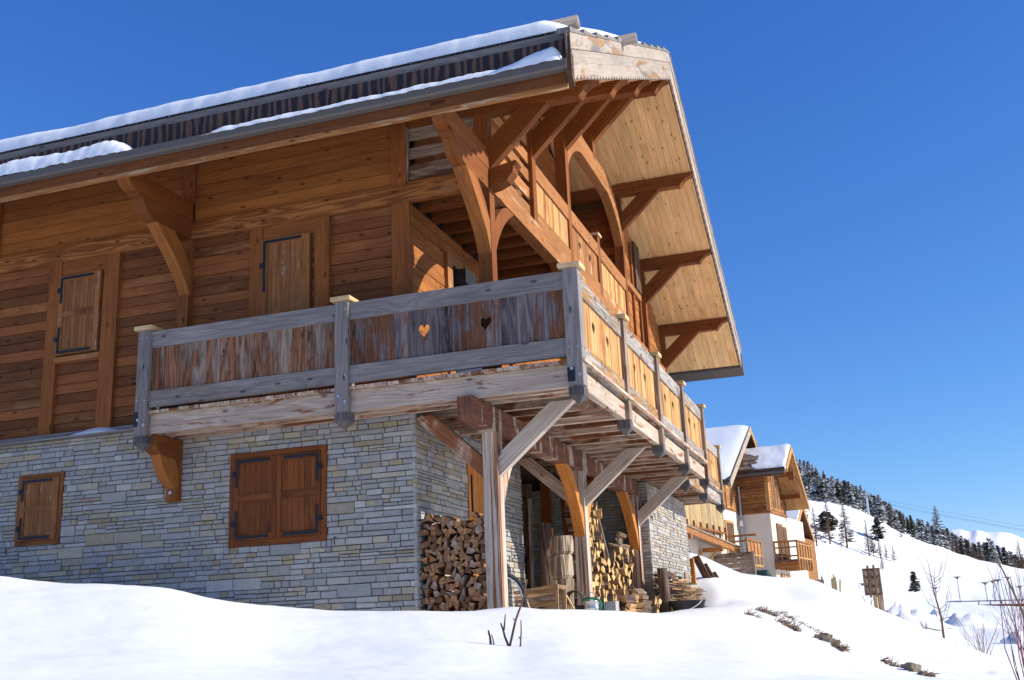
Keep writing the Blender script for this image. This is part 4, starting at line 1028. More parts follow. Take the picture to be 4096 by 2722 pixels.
# slatted crate
t = empty('slatted_crate', (.74, 2.2, .2)); tag(t, 'weathered slatted wooden crate lying tilted beside the front porch post', 'crate')
T0 = Vector((.74, 2.2, .2))
def sub(mb, name, mat, par):
    o = mb.build(name, mat, par); o.location = -Vector(par.location) if not par.parent else Vector((0, 0, 0)); return o
for k, (za, zb_) in enumerate(((.335, .36), (.40, .44), (.455, .50), (.50, .57), (.555, .645))):
    mb = MB(); mb.bar((.44, 2.12, za - .02 + k * .006), (1.0, 2.2, zb_ - .02), .022, .048); sub(mb, 'slat', M['logside'], t)
    mb = MB(); mb.bar((.46, 2.42, za - .02 + k * .006), (1.02, 2.5, zb_ - .02), .022, .045); sub(mb, 'slat', M['logside'], t)
for p, q in (((.99, 2.19, .25), (1.0, 2.19, .645)), ((.72, 2.17, .25), (.72, 2.17, .55)), ((1.01, 2.49, .25), (1.02, 2.49, .63)), ((.46, 2.14, .25), (.46, 2.14, .45))):
    mb = MB(); mb.bar(p, q, .03, .035); sub(mb, 'corner_post', M['logside'], t)
mb = MB(); mb.bar((1.0, 2.18, .62), (1.02, 2.5, .61), .02, .05); mb2 = mb; sub(mb, 'slat', M['logside'], t)
mb = MB(); mb.tube([(.60, 2.10, .50), (.63, 2.09, .43), (.66, 2.10, .33)], .007, 5); one(mb, 'cord', M['rope'], 'pale loop of cord hanging down the slatted crate', 'cord')
# bicycle wheel behind the post
t = empty('bicycle_wheel', (.66, .95, .46)); tag(t, 'muddy bicycle wheel leaning on the stone wall behind the front porch post', 'wheel')
def ring(mb, R, r, n=40, m=8, tilt=0):
    P_ = []
    for k in range(n + 1):
        a = 2 * math.pi * k / n; P_.append([(math.cos(a) * (R + r * math.cos(b)), r * math.sin(b) * .9, math.sin(a) * (R + r * math.cos(b))) for b in np.linspace(0, 2 * math.pi, m + 1)])
    mb.grid(P_)
mb = MB(); ring(mb, .30, .024)
for k in range(60):
    a = 2 * math.pi * k / 60; mb.obox(Vector((math.cos(a) * .323, random.choice((-.008, .008)), math.sin(a) * .323)), Matrix.Rotation(-a, 3, 'Y'), (.006, .012, .009), 2)
mb.build('tyre', M['rubber'], t, True)
mb = MB(); ring(mb, .272, .012); mb.build('rim', M['zinc'], t, True)
mb = MB(); mb.tube([(0, -.04, 0), (0, .04, 0)], .022, 10)
for k in range(20):
    a = 2 * math.pi * k / 20; mb.tube([(0, .03 * (-1) ** k, 0), (math.cos(a) * .265, 0, math.sin(a) * .265)], .0016, 4)
mb.build('hub', M['steel'], t)
t.rotation_euler = (0, 0, math.radians(35))
# bark ring, shovel, tray, watering can, block
t_ = MB(); P_ = []
for k in range(22):
    a = -.3 + 4.6 * k / 21; P_.append([(1.02 + math.cos(a) * R_, 2.98 + .10 * s, .48 + math.sin(a) * R_ * .85) for (R_, s) in ((.105, -1), (.12, -1), (.12, 1), (.105, 1), (.105, -1))])
t_.grid(P_); o = one(t_, 'bark_ring', M['bark'], 'hollow curl of dark bark lying at the foot of the second porch post', 'bark'); o.rotation_euler = (0, 0, 0)
t = empty('shovel', (1.0, 2.6, .35)); tag(t, 'metal shovel with a wooden shaft leaning beside the crate', 'shovel')
mb = MB(); g = []
for i in range(7):
    v = i / 6; g.append([(.94 + .02 * v + (j / 6 - .5) * .10 * (1 - .3 * max(0, v - .6)) , 2.58 + .02 * math.cos((j / 6 - .5) * 3), .56 - .17 * v + .01 * (j - 3)) for j in range(7)])
mb.grid(g); sub(mb, 'blade', M['zinc'], t)
mb = MB(); mb.bar((1.0, 2.6, .51), (1.11, 2.56, .33), .025, .025); sub(mb, 'shaft', M['cap'], t)
mb = MB(); mb.box((1.02, 3.05, .2), (1.32, 3.35, .37)); mb.box((1.0, 3.03, .37), (1.34, 3.37, .385)); one(mb, 'plastic_tray', M['tub'], 'dark blue plastic tray behind the watering can', 'tray')
t = empty('watering_can', (1.235, 3.0, .2)); tag(t, 'galvanised watering can with a green hose looped over it', 'watering can')
mb = MB(); R_ = .098
prof = [(.0, .25), (R_, .25), (R_ + .004, .262), (R_, .275), (R_, .335), (R_ + .003, .342), (R_, .35), (R_, .425), (R_ + .005, .432), (R_ - .004, .436), (R_ - .01, .42), (0.0, .40)]
mb.grid([[(1.235 + r * math.cos(a), 3 + r * math.sin(a), z) for a in np.linspace(0, 2 * math.pi, 29)] for r, z in prof]); sub(mb, 'body', M['zinc'], t).data.polygons.foreach_set('use_smooth', [True] * len(mb.f))
mb = MB(); mb.tube([(1.235 - .1 * math.cos(a), 2.99, .43 + .115 * math.sin(a)) for a in np.linspace(0, math.pi, 14)], .006, 6); sub(mb, 'handle', M['steel'], t)
mb = MB(); mb.tube([(1.14, 2.95, .44), (1.17, 2.92, .462), (1.25, 2.90, .466), (1.33, 2.91, .458), (1.37, 2.92, .43), (1.385, 2.93, .38), (1.378, 2.94, .33), (1.35, 2.95, .30)], .017, 8); one(mb, 'garden_hose', M['hose'], 'short green garden hose bent over the watering can', 'hose')
mb = MB(); mb.box((1.36, 3.2, .2), (1.52, 3.4, .42), 0, (.34, .33, .31, 1)); one(mb, 'stone_block', M['stone'], 'grey stone block behind the green hose', 'block')
# dark upright log, kindling, tub, boards, at the stone pier
mb = trunk_mesh([(1.42, 7.3, .2), (1.42, 7.3, .6), (1.41, 7.32, 1.02)], [.10, .095, .09], 14, .12); one(mb, 'upright_log', [M['bark'], M['logend_old']], 'dark reddish bark log standing upright before the stone pier', 'log')
mb = MB()
for k in range(300):
    y = 7.75 + random.uniform(0, 1.5) + .0; z = .28 + random.uniform(0, 1) * (.50 if y < 8.4 else .42)
    a = random.uniform(-.5, .5); L = random.uniform(.3, .55); d = Vector((math.cos(a) * .8, math.sin(a) + .5, random.uniform(-.12, .12))).normalized()
    c = Vector((1.5 + random.uniform(-.12, .12), y, z)); mb.bar(c - d * L / 2, c + d * L / 2, random.uniform(.014, .03), random.uniform(.012, .025))
tag(mb.build('kindling_pile', M['logside']), 'heap of thin split kindling sticks behind the black tub', 'kindling')
mb = MB()
for k in range(60):
    y = 7.45 + random.uniform(0, .6); z = .45 + random.uniform(0, .5); a = random.uniform(-.4, .4); L = random.uniform(.25, .5); d = Vector((math.cos(a) * .6, .8, random.uniform(-.2, .2))).normalized(); c = Vector((1.36 + random.uniform(-.06, .1), y, z)); mb.bar(c - d * L / 2, c + d * L / 2, .025, .02)
tag(mb.build('brushwood', M['bark']), 'bundle of dark brushwood behind the upright log', 'brushwood')
for k, (a, b) in enumerate((((1.45, 7.75, .80), (1.55, 9.1, .78)), ((1.5, 8.0, .83), (1.5, 9.3, .86)), ((1.42, 7.9, .77), (1.48, 9.2, .80)))):
    mb = MB(); mb.bar(a, b, .11, .03); one(mb, 'loose_board', M['logside'], 'sunlit loose board lying on top of the kindling heap', 'board', group='boards on the kindling heap')
t = empty('rubber_tub', (1.8, 7.35, .25)); tag(t, 'black rubber tub half sunk in snow before the kindling heap', 'tub')
mb = MB(); pr = [(.0, .22), (.23, .22), (.30, .44), (.315, .445), (.315, .46), (.295, .46), (.22, .26), (0, .26)]
mb.grid([[(1.8 + r * math.cos(a), 7.35 + r * math.sin(a), z) for a in np.linspace(0, 2 * math.pi, 33)] for r, z in pr]); sub(mb, 'body', M['tub'], t).data.polygons.foreach_set('use_smooth', [True] * len(mb.f))
mb = MB(); mb.tube([(1.8 + .315 * math.cos(a), 7.35 + .33 * math.sin(a), .45 - .19 * abs(math.sin((a - 2.6) * 1.0)) ** .8) for a in np.linspace(2.6, 2.6 + math.pi, 18)], .006, 6); sub(mb, 'handle', M['rope'], t)
mb = MB(); mb.bar((1.32, 10.4, .5), (1.30, 10.45, 1.03), .55, .03, (1, 0, 0)); one(mb, 'board', M['plank'], 'upright brown board standing at the end of the stone pier', 'board')
mb = MB(); mb.bar((1.22, 11.78, .6), (1.2, 11.80, 1.40), .12, .10, (1, 0, 0)); one(mb, 'wooden_post', M['orange'], 'sunlit orange post at the far corner of the stone pier', 'post')
for k, (a, b) in enumerate((((1.52, 12.2, .8), (1.27, 11.95, 1.45)), ((1.60, 12.3, .8), (1.40, 12.1, 1.28)), ((1.68, 12.4, .8), (1.55, 12.25, 1.10)))):
    mb = MB(); mb.bar(a, b, .16, .035, (.3, 1, .1)); one(mb, 'leaning_board', M['darkwood'], ('longest', 'middle', 'shortest')[k] + ' of the dark boards leaning together in the snow at the pier end', 'board', group='dark boards at the pier end')
# icicle at the gable corner
mb = MB(); mb.tube([(2.50, -1.50, 6.24), (2.50, -1.50, 6.10), (2.503, -1.50, 5.93)], [.018, .010, .001], 6)
gl = NT('ice'); gl.b.inputs['Transmission Weight'].default_value = .9; gl.b.inputs['IOR'].default_value = 1.31; M['ice'] = gl.out((.9, .95, 1), .05)
one(mb, 'icicle', M['ice'], 'single thin icicle hanging at the gable corner of the main roof', 'icicle', None, True)
# foreground twigs
def twig(pts, r0, r1, mb):
    n = len(pts); mb.tube(pts, [r0 + (r1 - r0) * k / (n - 1) for k in range(n)], 6)
def tw(us, Y, r, mb):
    P_ = [onp(u, v, 'y', Y) for u, v in us]; twig(P_, r, r * .55, mb)
q = lambda a, b: (1880 + a / 6.273, 2380 + b / 6.273)
TY = -5.6
mb = MB(); tw([q(1000, 1300), q(1010, 1240), q(1140, 660), q(1230, 400), q(1300, 230), q(1360, 0), (2108, 2318)], TY, .0075, mb); tw([q(1140, 660), q(1075, 580)], TY, .004, mb); one(mb, 'twig', M['twig'], 'tallest bare twig sticking out of the foreground snow', 'twig')
mb = MB(); tw([q(970, 1300), q(950, 1240), q(870, 1040), q(835, 890), q(800, 800), q(765, 710)], TY, .0075, mb); tw([q(850, 890), q(870, 700), q(888, 490)], TY, .0055, mb); one(mb, 'twig', M['twig'], 'forked bare twig left of the tallest foreground twig', 'twig')
mb = MB(); tw([q(1265, 1300), q(1268, 1240), q(1285, 900), q(1278, 640)], TY, .0055, mb); tw([q(1270, 1110), q(1215, 1050)], TY, .004, mb); one(mb, 'twig', M['twig'], 'straight thin twig right of the tallest foreground twig', 'twig')
mb = MB(); tw([q(525, 1300), q(520, 1230), q(500, 1050), q(460, 890)], TY, .0085, mb); tw([q(490, 1010), q(445, 970)], TY, .004, mb); tw([q(605, 1290), q(600, 1240), q(570, 1090), q(540, 995)], TY, .0045, mb); one(mb, 'twig', M['twig'], 'short thick twig stub at the left of the foreground twigs', 'twig')

print('LOGS', len([o for o in bpy.data.objects if o.name.startswith('split_log')]))
# ------------------------------------------------------------------ neighbouring chalets (local frames)
def chalet_frame(name, u, v, d, th, label, z=None):
    o = at(u, v, d); e = empty(name, o, math.radians(th)); tag(e, label, 'chalet'); return e
N = chalet_frame('chalet', 3106, 2300, 58, -8, 'cream and timber chalet with a snowy gabled roof and small slatted balcony behind the bank')
ZN = N.location.z
def nb(name, mat, *boxes, parent=None, mbx=None):
    mb = mbx or MB()
    for b in boxes: mb.box(*[(q if i > 1 else (q[0], q[1], q[2] - ZN)) for i, q in enumerate(b)])
    return mb.build(name, mat, parent or N)
def nsid(mb, a0, a1, z0, z1, plane, val, h=.16, clip=None):
    z = z0
    while z < z1 - .02:
        zt = min(z + h, z1); o = random.uniform(-.01, .01); p, q = a0, a1
        if clip: p, q = clip(zt, a0, a1)
        if q - p > .05:
            if plane == 'b': mb.box((p, val + o, z + .006 - ZN), (q, val + .05, zt - .006 - ZN), 0)
            else: mb.box((val - .05, p, z + .006 - ZN), (val + o, q, zt - .006 - ZN), 1)
        z = zt
# far body: projecting gable
nb('rendered_wall', M['render'], ((-1.69, .0, .5), (.0, 8, 5.45)))
nb('rendered_wall', M['render'], ((-9, -3.6, .5), (-1.69, 8, 5.55)))
M['nsiding'] = wood('nsiding', (.22, .085, .024), (.36, .16, .055), alt=(.18, .065, .025), alt_lo=.55, alt_hi=.75, var=.4, knots=.2)
M['npine'] = wood('npine', (.33, .155, .05), (.50, .275, .105), var=.3, knots=.2)
mb = MB(); nsid(mb, -1.69, .03, 5.47, 7.66, 'b', -.03); mb.build('timber_wall', M['nsiding'], N)
def rclip(z, a, b):
    return (max(a, 1.1 - (8.75 - z) / .83), min(b, 1.1 + (8.75 - z) / 1.02))
mb = MB(); nsid(mb, -.03, 3.75, 5.47, 8.7, 'a', .03, clip=rclip); mb.build('timber_wall', M['nsiding'], N)
mb = MB(); nsid(mb, -3.6, .0, 5.57, 8.2, 'a', -1.66, clip=lambda z, a, b: (max(a, 1.0 - (10.0 - z) / .70), b)); mb.build('timber_wall', M['nsiding'], N)
nb('corner_post', M['npine'], ((-.14, -.06, 5.5), (.06, .14, 7.6), 2))
nb('sill_beam', M['belt'], ((-1.7, -.08, 5.42), (.06, .02, 5.52), 0), ); nb('sill_beam', M['belt'], ((-.02, .02, 5.42), (.08, 3.75, 5.52), 1))
# windows of the timber gable and the rendered wall
for (b0, b1, z0, z1) in ((.82, 1.40, 5.62, 7.6), (1.5, 2.05, 5.62, 7.3)):
    wf = nb('window', M['npine'], ((.03, b0, z0), (.07, b1, z1), 2)); nb('pane', M['darkwood'], ((.06, b0 + .1, z0 + .1), (.078, b1 - .1, z1 - .1), 2), parent=wf)
for (b0, b1, z0, z1) in ((1.05, 2.35, 2.95, 4.95), (2.55, 3.3, 2.95, 4.85)):
    wf = nb('window', M['nsiding'], ((.0, b0, z0), (.05, b1, z1), 2)); nb('pane', M['darkwood'], ((.04, b0 + .1, z0 + .1), (.058, b1 - .1, z1 - .1), 2), parent=wf)
nb('shutter', M['rail2'], ((.0, 1.0, 1.9), (.04, 1.9, 2.30), 1)); nb('shutter', M['rail2'], ((.0, 2.3, 1.9), (.04, 3.1, 2.30), 1))
# roof of the far body: eave b -.9, ridge 1.1, far eave 4.1
def nroof(poly, a0, a1, name, mat, par=None):
    mb = MB(); mb.prism([(b, z - ZN) for b, z in poly], 'x', a0, a1, 'y'); return mb.build(name, mat, par or N)
rf = nroof([(-1.0, 7.22), (1.1, 8.72), (1.1, 8.94), (-1.0, 7.44)], -6, 1.22, 'roof', M['darkwood']); nroof([(1.1, 8.72), (4.05, 5.82), (4.05, 6.04), (1.1, 8.94)], -6, 1.22, 'roof', M['darkwood'])
nroof([(1.1, 8.70), (3.98, 5.86), (3.98, 5.83), (1.1, 8.67)], .05, 1.2, 'soffit', M['npine'])
nroof([(-.95, 7.22), (1.1, 8.70), (1.1, 8.67), (-.95, 7.19)], .05, 1.2, 'soffit', M['npine'])
for p in ([(-.75, 7.33), (1.1, 8.62), (1.1, 8.97), (-.75, 7.68)], [(1.1, 8.62), (4.1, 5.70), (4.1, 6.05), (1.1, 8.97)]): nroof(p, 1.22, 1.27, 'verge_board', M['npine'])
for b, z in ((1.75, 7.55), (2.85, 6.45), (.2, 7.6)): nb('purlin', M['gable'], ((0, b - .1, z - .12), (1.1, b + .1, z + .12), 0))
for b in (1.3, 2.3, 3.2): nb('soffit_batten', M['nsiding'], ((.7, b - .06, 8.60 - (b - 1.1) * .985 - .12), (.95, b + .06, 8.60 - (b - 1.1) * .985), 1))
nb('gutter', M['gutter'], ((-1.75, -1.12, 7.30), (1.22, -.98, 7.42), 0)); nb('eave_board', M['darkwood'], ((-1.75, -1.0, 7.40), (1.22, -.9, 7.62), 0))
mb = MB()
for r in range(3):
    for c in range(3): mb.prism([(-.78 + r * .34, 7.63 + r * .28 - ZN), (-.42 + r * .34, 7.90 + r * .28 - ZN), (-.42 + r * .34, 7.96 + r * .28 - ZN), (-.80 + r * .34, 7.70 + r * .28 - ZN)], 'x', -1.75 + c * .48, -1.28 + c * .48, 'y')
mb.build('bare_shingles', M['plank'], N)
def slab_snow(b0, z0, b1, z1, a0, a1, th, label, left=None, seed=0):
    mb = MB(); rows = []
    for k in range(15):
        t = k / 14; row = []
        for j in range(41):
            s = j / 40; lo = a0 + (left(t) if left else 0); a = lo + (a1 - lo) * s
            e = min(1, math.sqrt(max(0, 1 - s) / .08), math.sqrt(max(0, s) / .05) if left else 1, math.sqrt(t / .1), 1)
            row.append((a, b0 + (b1 - b0) * t, z0 + (z1 - z0) * t - ZN + th * e * (1 + .3 * fb2(a, t * 3, .8, seed)) - .01))
        rows.append(row)
    mb.grid(rows); mb.sm = True; o = mb.build('roof_snow', M['snow']); o.location = N.location; o.rotation_euler = N.rotation_euler; tag(o, label, 'snow'); return o
slab_snow(-.98, 7.46, 1.12, 8.95, -1.7, 1.24, .16, 'smooth snow blanket on the projecting gable roof of the cream chalet', lambda t: max(.15, 1.55 - 1.3 * t - .3 * math.sin(t * 9)), 3)
# near body: high roof with the ridge at b=1.0
nroof([(-4.3, 6.55), (1.0, 10.02), (1.0, 10.24), (-4.3, 6.77)], -12, -.85, 'roof', M['darkwood']); nroof([(1.0, 10.02), (2.6, 8.62), (2.6, 8.84), (1.0, 10.24)], -12, -.85, 'roof', M['darkwood'])
nroof([(-4.25, 6.38), (1.0, 9.86), (1.0, 10.26), (-4.25, 6.78)], -.85, -.80, 'verge_board', M['verge']); nroof([(1.0, 9.86), (2.55, 8.55), (2.55, 8.86), (1.0, 10.26)], -.85, -.80, 'verge_board', M['npine'])
mb = MB(); nsid(mb, -2, 2.5, 7.7, 9.7, 'a', -1.5, clip=lambda z, a, b: (max(a, 1.0 - (9.9 - z) / .66), min(b, 1.0 + (9.9 - z) / .87))); mb.build('timber_wall', M['gable'], N)
nb('gutter', M['gutter'], ((-12, -4.45, 6.55), (-.85, -4.30, 6.68), 0))
slab_snow(-4.25, 6.78, 1.02, 10.24, -12, -.84, .22, 'wide smooth snow blanket on the high left roof of the cream chalet', None, 5)
for (b0, b1, z0, z1) in ((-2.35, -1.75, 5.65, 6.75), (-1.65, -1.05, 5.65, 6.80)):
    wf = nb('window', M['npine'], ((-1.66, b0, z0), (-1.6, b1, z1), 2)); nb('pane', M['nsiding'], ((-1.62, b0 + .1, z0 + .1), (-1.59, b1 - .1, z1 - .1), 2), parent=wf)
dr = nb('door', M['npine'], ((-1.69, -2.85, 2.9), (-1.63, -1.3, 5.0), 2)); nb('door_leaf', M['darkwood'], ((-1.65, -2.68, 2.9), (-1.615, -1.45, 4.88), 2), parent=dr)
mb = MB(); mb.tube([(-1.5, -.18, 6.9 - ZN), (-1.5, -.18, 2.6 - ZN)], .05, 8); mb.build('downpipe', M['steel'], N)
mb = MB(); mb.obox(Vector((-1.45, -.42, 4.95 - ZN)), Matrix.Identity(3), (.09, .09, .14), 2, None, 0, .6); mb.build('wall_lamp', M['zinc'], N)
# slatted balcony of the far body
bl = empty('balcony', (0, 0, 0), parent=N)
nb('handrail', M['nsiding'], ((0, -.05, 3.84), (1.25, .05, 3.93), 0), parent=bl); nb('handrail', M['nsiding'], ((1.15, -.05, 3.84), (1.25, 3.35, 3.93), 1), parent=bl)
nb('mid_rail', M['nsiding'], ((0, -.03, 3.55), (1.2, .03, 3.62), 0), parent=bl); nb('mid_rail', M['nsiding'], ((0, -.03, 3.10), (1.2, .03, 3.18), 0), parent=bl)
for a in (.0, .35, .75): nb('baluster', M['nsiding'], ((a, -.035, 2.9), (a + .07, .035, 3.84), 2), parent=bl)
for k in range(6): nb('post', M['npine'], ((1.16, k * .65 - .04, 2.42), (1.26, k * .65 + .05, 3.86), 2), parent=bl)
for k in range(5):
    nb('panel', M['rail2'], ((1.17, k * .65 + .07, 3.08), (1.20, k * .65 + .60, 3.72), 2), parent=bl)
nb('panel_rail', M['npine'], ((1.16, 0, 3.0), (1.25, 3.3, 3.08), 1), parent=bl); nb('panel_rail', M['npine'], ((1.16, 0, 3.72), (1.25, 3.3, 3.78), 1), parent=bl)
nb('floor', M['darkwood'], ((0, -.1, 2.86), (1.2, 3.35, 2.96), 0), parent=bl)
for k in range(4): nb('joist', M['belt'], ((0, -.1 + k * 1.1, 2.5), (1.22, .02 + k * 1.1, 2.86), 0), parent=bl)
# small middle balcony
b2 = empty('balcony', (0, 0, 0), parent=N)
nb('handrail', M['nsiding'], ((-1.7, -3.05, 4.08), (-.1, -2.95, 4.18), 0), parent=b2); nb('handrail', M['nsiding'], ((-.05, -5.5, 3.74), (.05, -2.75, 3.82), 1), parent=b2)
nb('mid_rail', M['nsiding'], ((-1.7, -3.03, 3.82), (-.5, -2.97, 3.9), 0), parent=b2)
for k in range(5): nb('post', M['npine'], ((-.03, -5.45 + k * .66, 2.5), (.05, -5.38 + k * .66, 3.78), 2), parent=b2)
nb('panel', M['rail2'], ((-.02, -5.4, 3.12), (.0, -2.8, 3.66), 2), parent=b2); nb('panel_rail', M['npine'], ((-.03, -5.45, 3.04), (.04, -2.75, 3.12), 1), parent=b2); nb('panel_rail', M['npine'], ((-.03, -5.45, 2.55), (.04, -2.75, 2.62), 1), parent=b2)
# terrace fence of upright boards, porch roof
ft = empty('terrace_fence', (0, 0, 0), parent=N)
mb = MB(); b = -11.5
def fz(b): return 5.45 + (b + 6.51) * (-.05)
while b < -4.1:
    t = (b + 11.5) / 7.4; zt = 5.62 - .04 * t; zl = 4.86 - .5 * max(0, (b + 10.2) / 6.1) * .55; mb.box((-1.42, b + .006, 4.26 - ZN), (-1.39, b + .145, 5.52 - ZN), 2); b += .15
mb.build('fence_boards', wood('fence_boards', (.30, .19, .08), (.50, .35, .16), alt=(.26, .22, .15), alt_lo=.45, alt_hi=.65, var=.5, knots=0), ft)
for k in range(8): nb('fence_post', M['nsiding'], ((-1.40, -11.3 + k * 1.03, 3.9), (-1.30, -11.2 + k * 1.03, 4.5), 2), parent=ft)
nb('fence_rail', M['nsiding'], ((-1.40, -11.5, 4.18), (-1.32, -4.1, 4.27), 1), parent=ft)
nb('rendered_wall', M['render'], ((-9, -12.5, 1.5), (-1.5, -3.6, 4.95)))
pg = empty('porch_roof', (0, 0, 0), parent=N)
mb = MB(); mb.bar((-.62, -13.2, 3.86 - ZN), (-.62, -4.6, 3.30 - ZN), .12, .26); mb.build('rafter', M['rail2'], pg)
mb = MB(); mb.prism([(-13.3, 4.06 - ZN), (-4.5, 3.48 - ZN), (-4.5, 3.42 - ZN), (-13.3, 4.0 - ZN)], 'x', -1.5, -.5); mb.build('roof_edge', M['plank'], pg)
for b, z in ((-12.6, 3.55), (-8.0, 3.22)):
    mb = MB(); mb.bar((-1.4, b, z - ZN), (-.45, b, z - ZN), .18, .2); mb.build('bracket_beam', M['rail2'], pg)
    mb = MB(); mb.bar((-1.45, b - .05, z - .7 - ZN), (-.7, b - .05, z - .05 - ZN), .1, .12); mb.build('brace', M['npine'], pg)
nb('porch_post', M['npine'], ((-1.5, -11.0, 1.9), (-1.36, -10.85, 3.4), 2), parent=pg); nb('porch_post', M['npine'], ((-1.5, -8.4, 1.9), (-1.36, -8.25, 3.2), 2), parent=pg)
nb('porch_panel', M['npine'], ((-1.5, -13, 2.2), (-1.44, -11.6, 2.9), 1), parent=pg)
mb = MB(); mb.obox(Vector((-.9, -12.0, 3.1 - ZN)), Matrix.Identity(3), (.1, .1, .17), 2, None, 0, .7); mb.tube([(-.9, -12, 3.25 - ZN), (-.9, -12, 3.45 - ZN)], .015, 5); mb.build('lantern', M['iron'], pg)
# plank screen in front of the chalet, covered heap
def on_n(a, b, z): return N.matrix_world_safe @ Vector((a, b, z - ZN))
NM = Matrix.Translation(N.location) @ Matrix.Rotation(math.radians(-8), 4, 'Z')
t = empty('plank_screen', NM @ Vector((-.8, -6, 0)), math.radians(-8)); tag(t, 'low screen of weathered horizontal planks before the cream chalet', 'screen')
LZ = t.location.z - ZN
for k in range(5):
    mb = MB(); z0 = 1.95 + k * .24 - ZN - LZ; mb.box((-1.3 , -.03, z0), (1.15, .03, z0 + .225), 0); mb.build('plank', M['plank'], t)
mb = MB(); mb.box((1.13, -.08, 1.8 - ZN - LZ), (1.25, .06, 3.15 - ZN - LZ), 2); mb.build('end_post', M['plank'], t)
mb = MB(); P_ = []
for k in range(9):
    v = k / 8; P_.append([tuple(NM @ Vector((-1.35 + 1.4 * s, -1.6 + 1.0 * v, 2.05 - ZN + (.42 * min(1, math.sin(math.pi * s) * 2.2) * math.sin(math.pi * min(1, v * 1.2 + .1)) ** .5 if 0 < v < 1 else 0) + .03 * fb2(s * 3, v * 3, 2)))) for s in np.linspace(0, 1, 21)])
mb.grid(P_); one(mb, 'tarpaulin', M['tarp'], 'dark green tarpaulin over a low heap below the cream chalet', 'tarpaulin', None, True)
# third chalet behind
T3 = empty('chalet', NM @ Vector((-.5, 8, 0)), math.radians(-8)); tag(T3, 'small honey timber chalet with a snowy roof half hidden behind the cream chalet', 'chalet')
def tb(name, mat, *boxes):
    mb = MB()
    for b in boxes: mb.box(*[(q if i > 1 else (q[0], q[1], q[2] - T3.location.z)) for i, q in enumerate(b)])
    return mb.build(name, mat, T3)
Z3 = T3.location.z
tb('timber_wall', M['npine'], ((-3, 1.0, 1.2), (-.35, 6, 4.75), 0)); tb('timber_wall', M['nsiding'], ((-.35, 1.4, 1.2), (.0, 5.5, 4.7), 1)); tb('balcony', M['orange'], ((-.9, .0, 1.9), (.1, 1.0, 2.75), 2), ); tb('balcony_rail', M['rail2'], ((-.95, -.05, 2.75), (.15, 1.05, 2.85), 0))
tb('window', M['glass'], ((-1.0, .98, 3.9), (-.4, 1.0, 4.45), 2))
mb = MB(); mb.prism([(-.1, 4.85 - Z3), (2.6, 6.6 - Z3), (2.6, 6.8 - Z3), (-.1, 5.05 - Z3)], 'x', -4, .05, 'y'); mb.build('roof', M['darkwood'], T3)
mb = MB(); mb.prism([(2.6, 6.6 - Z3), (5.0, 4.7 - Z3), (5.0, 4.9 - Z3), (2.6, 6.8 - Z3)], 'x', -4, .05, 'y'); mb.build('roof', M['darkwood'], T3)
mb = MB(); mb.prism([(-.1, 4.75 - Z3), (2.6, 6.5 - Z3), (5.0, 4.6 - Z3), (5.0, 4.9 - Z3), (2.6, 6.85 - Z3), (-.1, 5.1 - Z3)], 'x', .05, .1, 'y'); mb.build('verge_board', M['npine'], T3)
mb = MB(); mb.prism([(-.1, 5.05 - Z3), (2.62, 6.82 - Z3), (2.62, 7.0 - Z3), (0, 5.3 - Z3), (-.12, 5.15 - Z3)], 'x', -4, .06, 'y'); o = mb.build('roof_snow', M['snow']); o.location = T3.location; o.rotation_euler = T3.rotation_euler; tag(o, 'snow blanket on the roof of the small honey timber chalet', 'snow')
# ------------------------------------------------------------------ trees
def pine_mesh(h, seed, snowy=True, wide=.2, n=14, leaf=.55, sparse=1.0, rnd=False):
    rr = random.Random(seed); mb = MB(); mb.tube([(0, 0, -1.0), (0, 0, h * .5), (rr.uniform(-.1, .1), 0, h * .97)], [h * .018, h * .012, h * .003], 5, None, 1)
    z = h * .12
    while z < h:
        t = z / h; R_ = h * wide * (1 - t) ** .7 * (.75 + .5 * rr.random()) + h * .015
        if rnd: R_ = h * wide * math.sin(math.pi * min(1, t * .95 + .03)) ** .6 * rr.uniform(.8, 1.05)
        for k in range(n):
            if rr.random() > sparse: continue
            a = rr.uniform(0, 2 * math.pi); r = R_ * rr.uniform(.25, 1)
            c = Vector((math.cos(a) * r, math.sin(a) * r, z + rr.uniform(-.04, .04) * h - .12 * r))
            s = leaf * rr.uniform(.6, 1.25) * h / 10; up = Vector((rr.uniform(-.6, .6), rr.uniform(-.6, .6), 1)).normalized()
            x = Vector((math.cos(a), math.sin(a), -.25)).normalized(); y = up.cross(x).normalized()
            col = (rr.random(), rr.random() * (1 if up.z > .2 else 3), rr.random(), 1); b = len(mb.v)
            mb.v += [c - x * s * .9 - y * s * .5, c - y * s * .65 + x * s * .2, c + x * s * 1.1, c + y * s * .6 + x * s * .15, c - x * s * .7 + y * s * .5]
            mb.face([b, b + 1, b + 2, b + 3, b + 4], [(0, 0)] * 5, col, 0)
        z += h * .055
    return mb
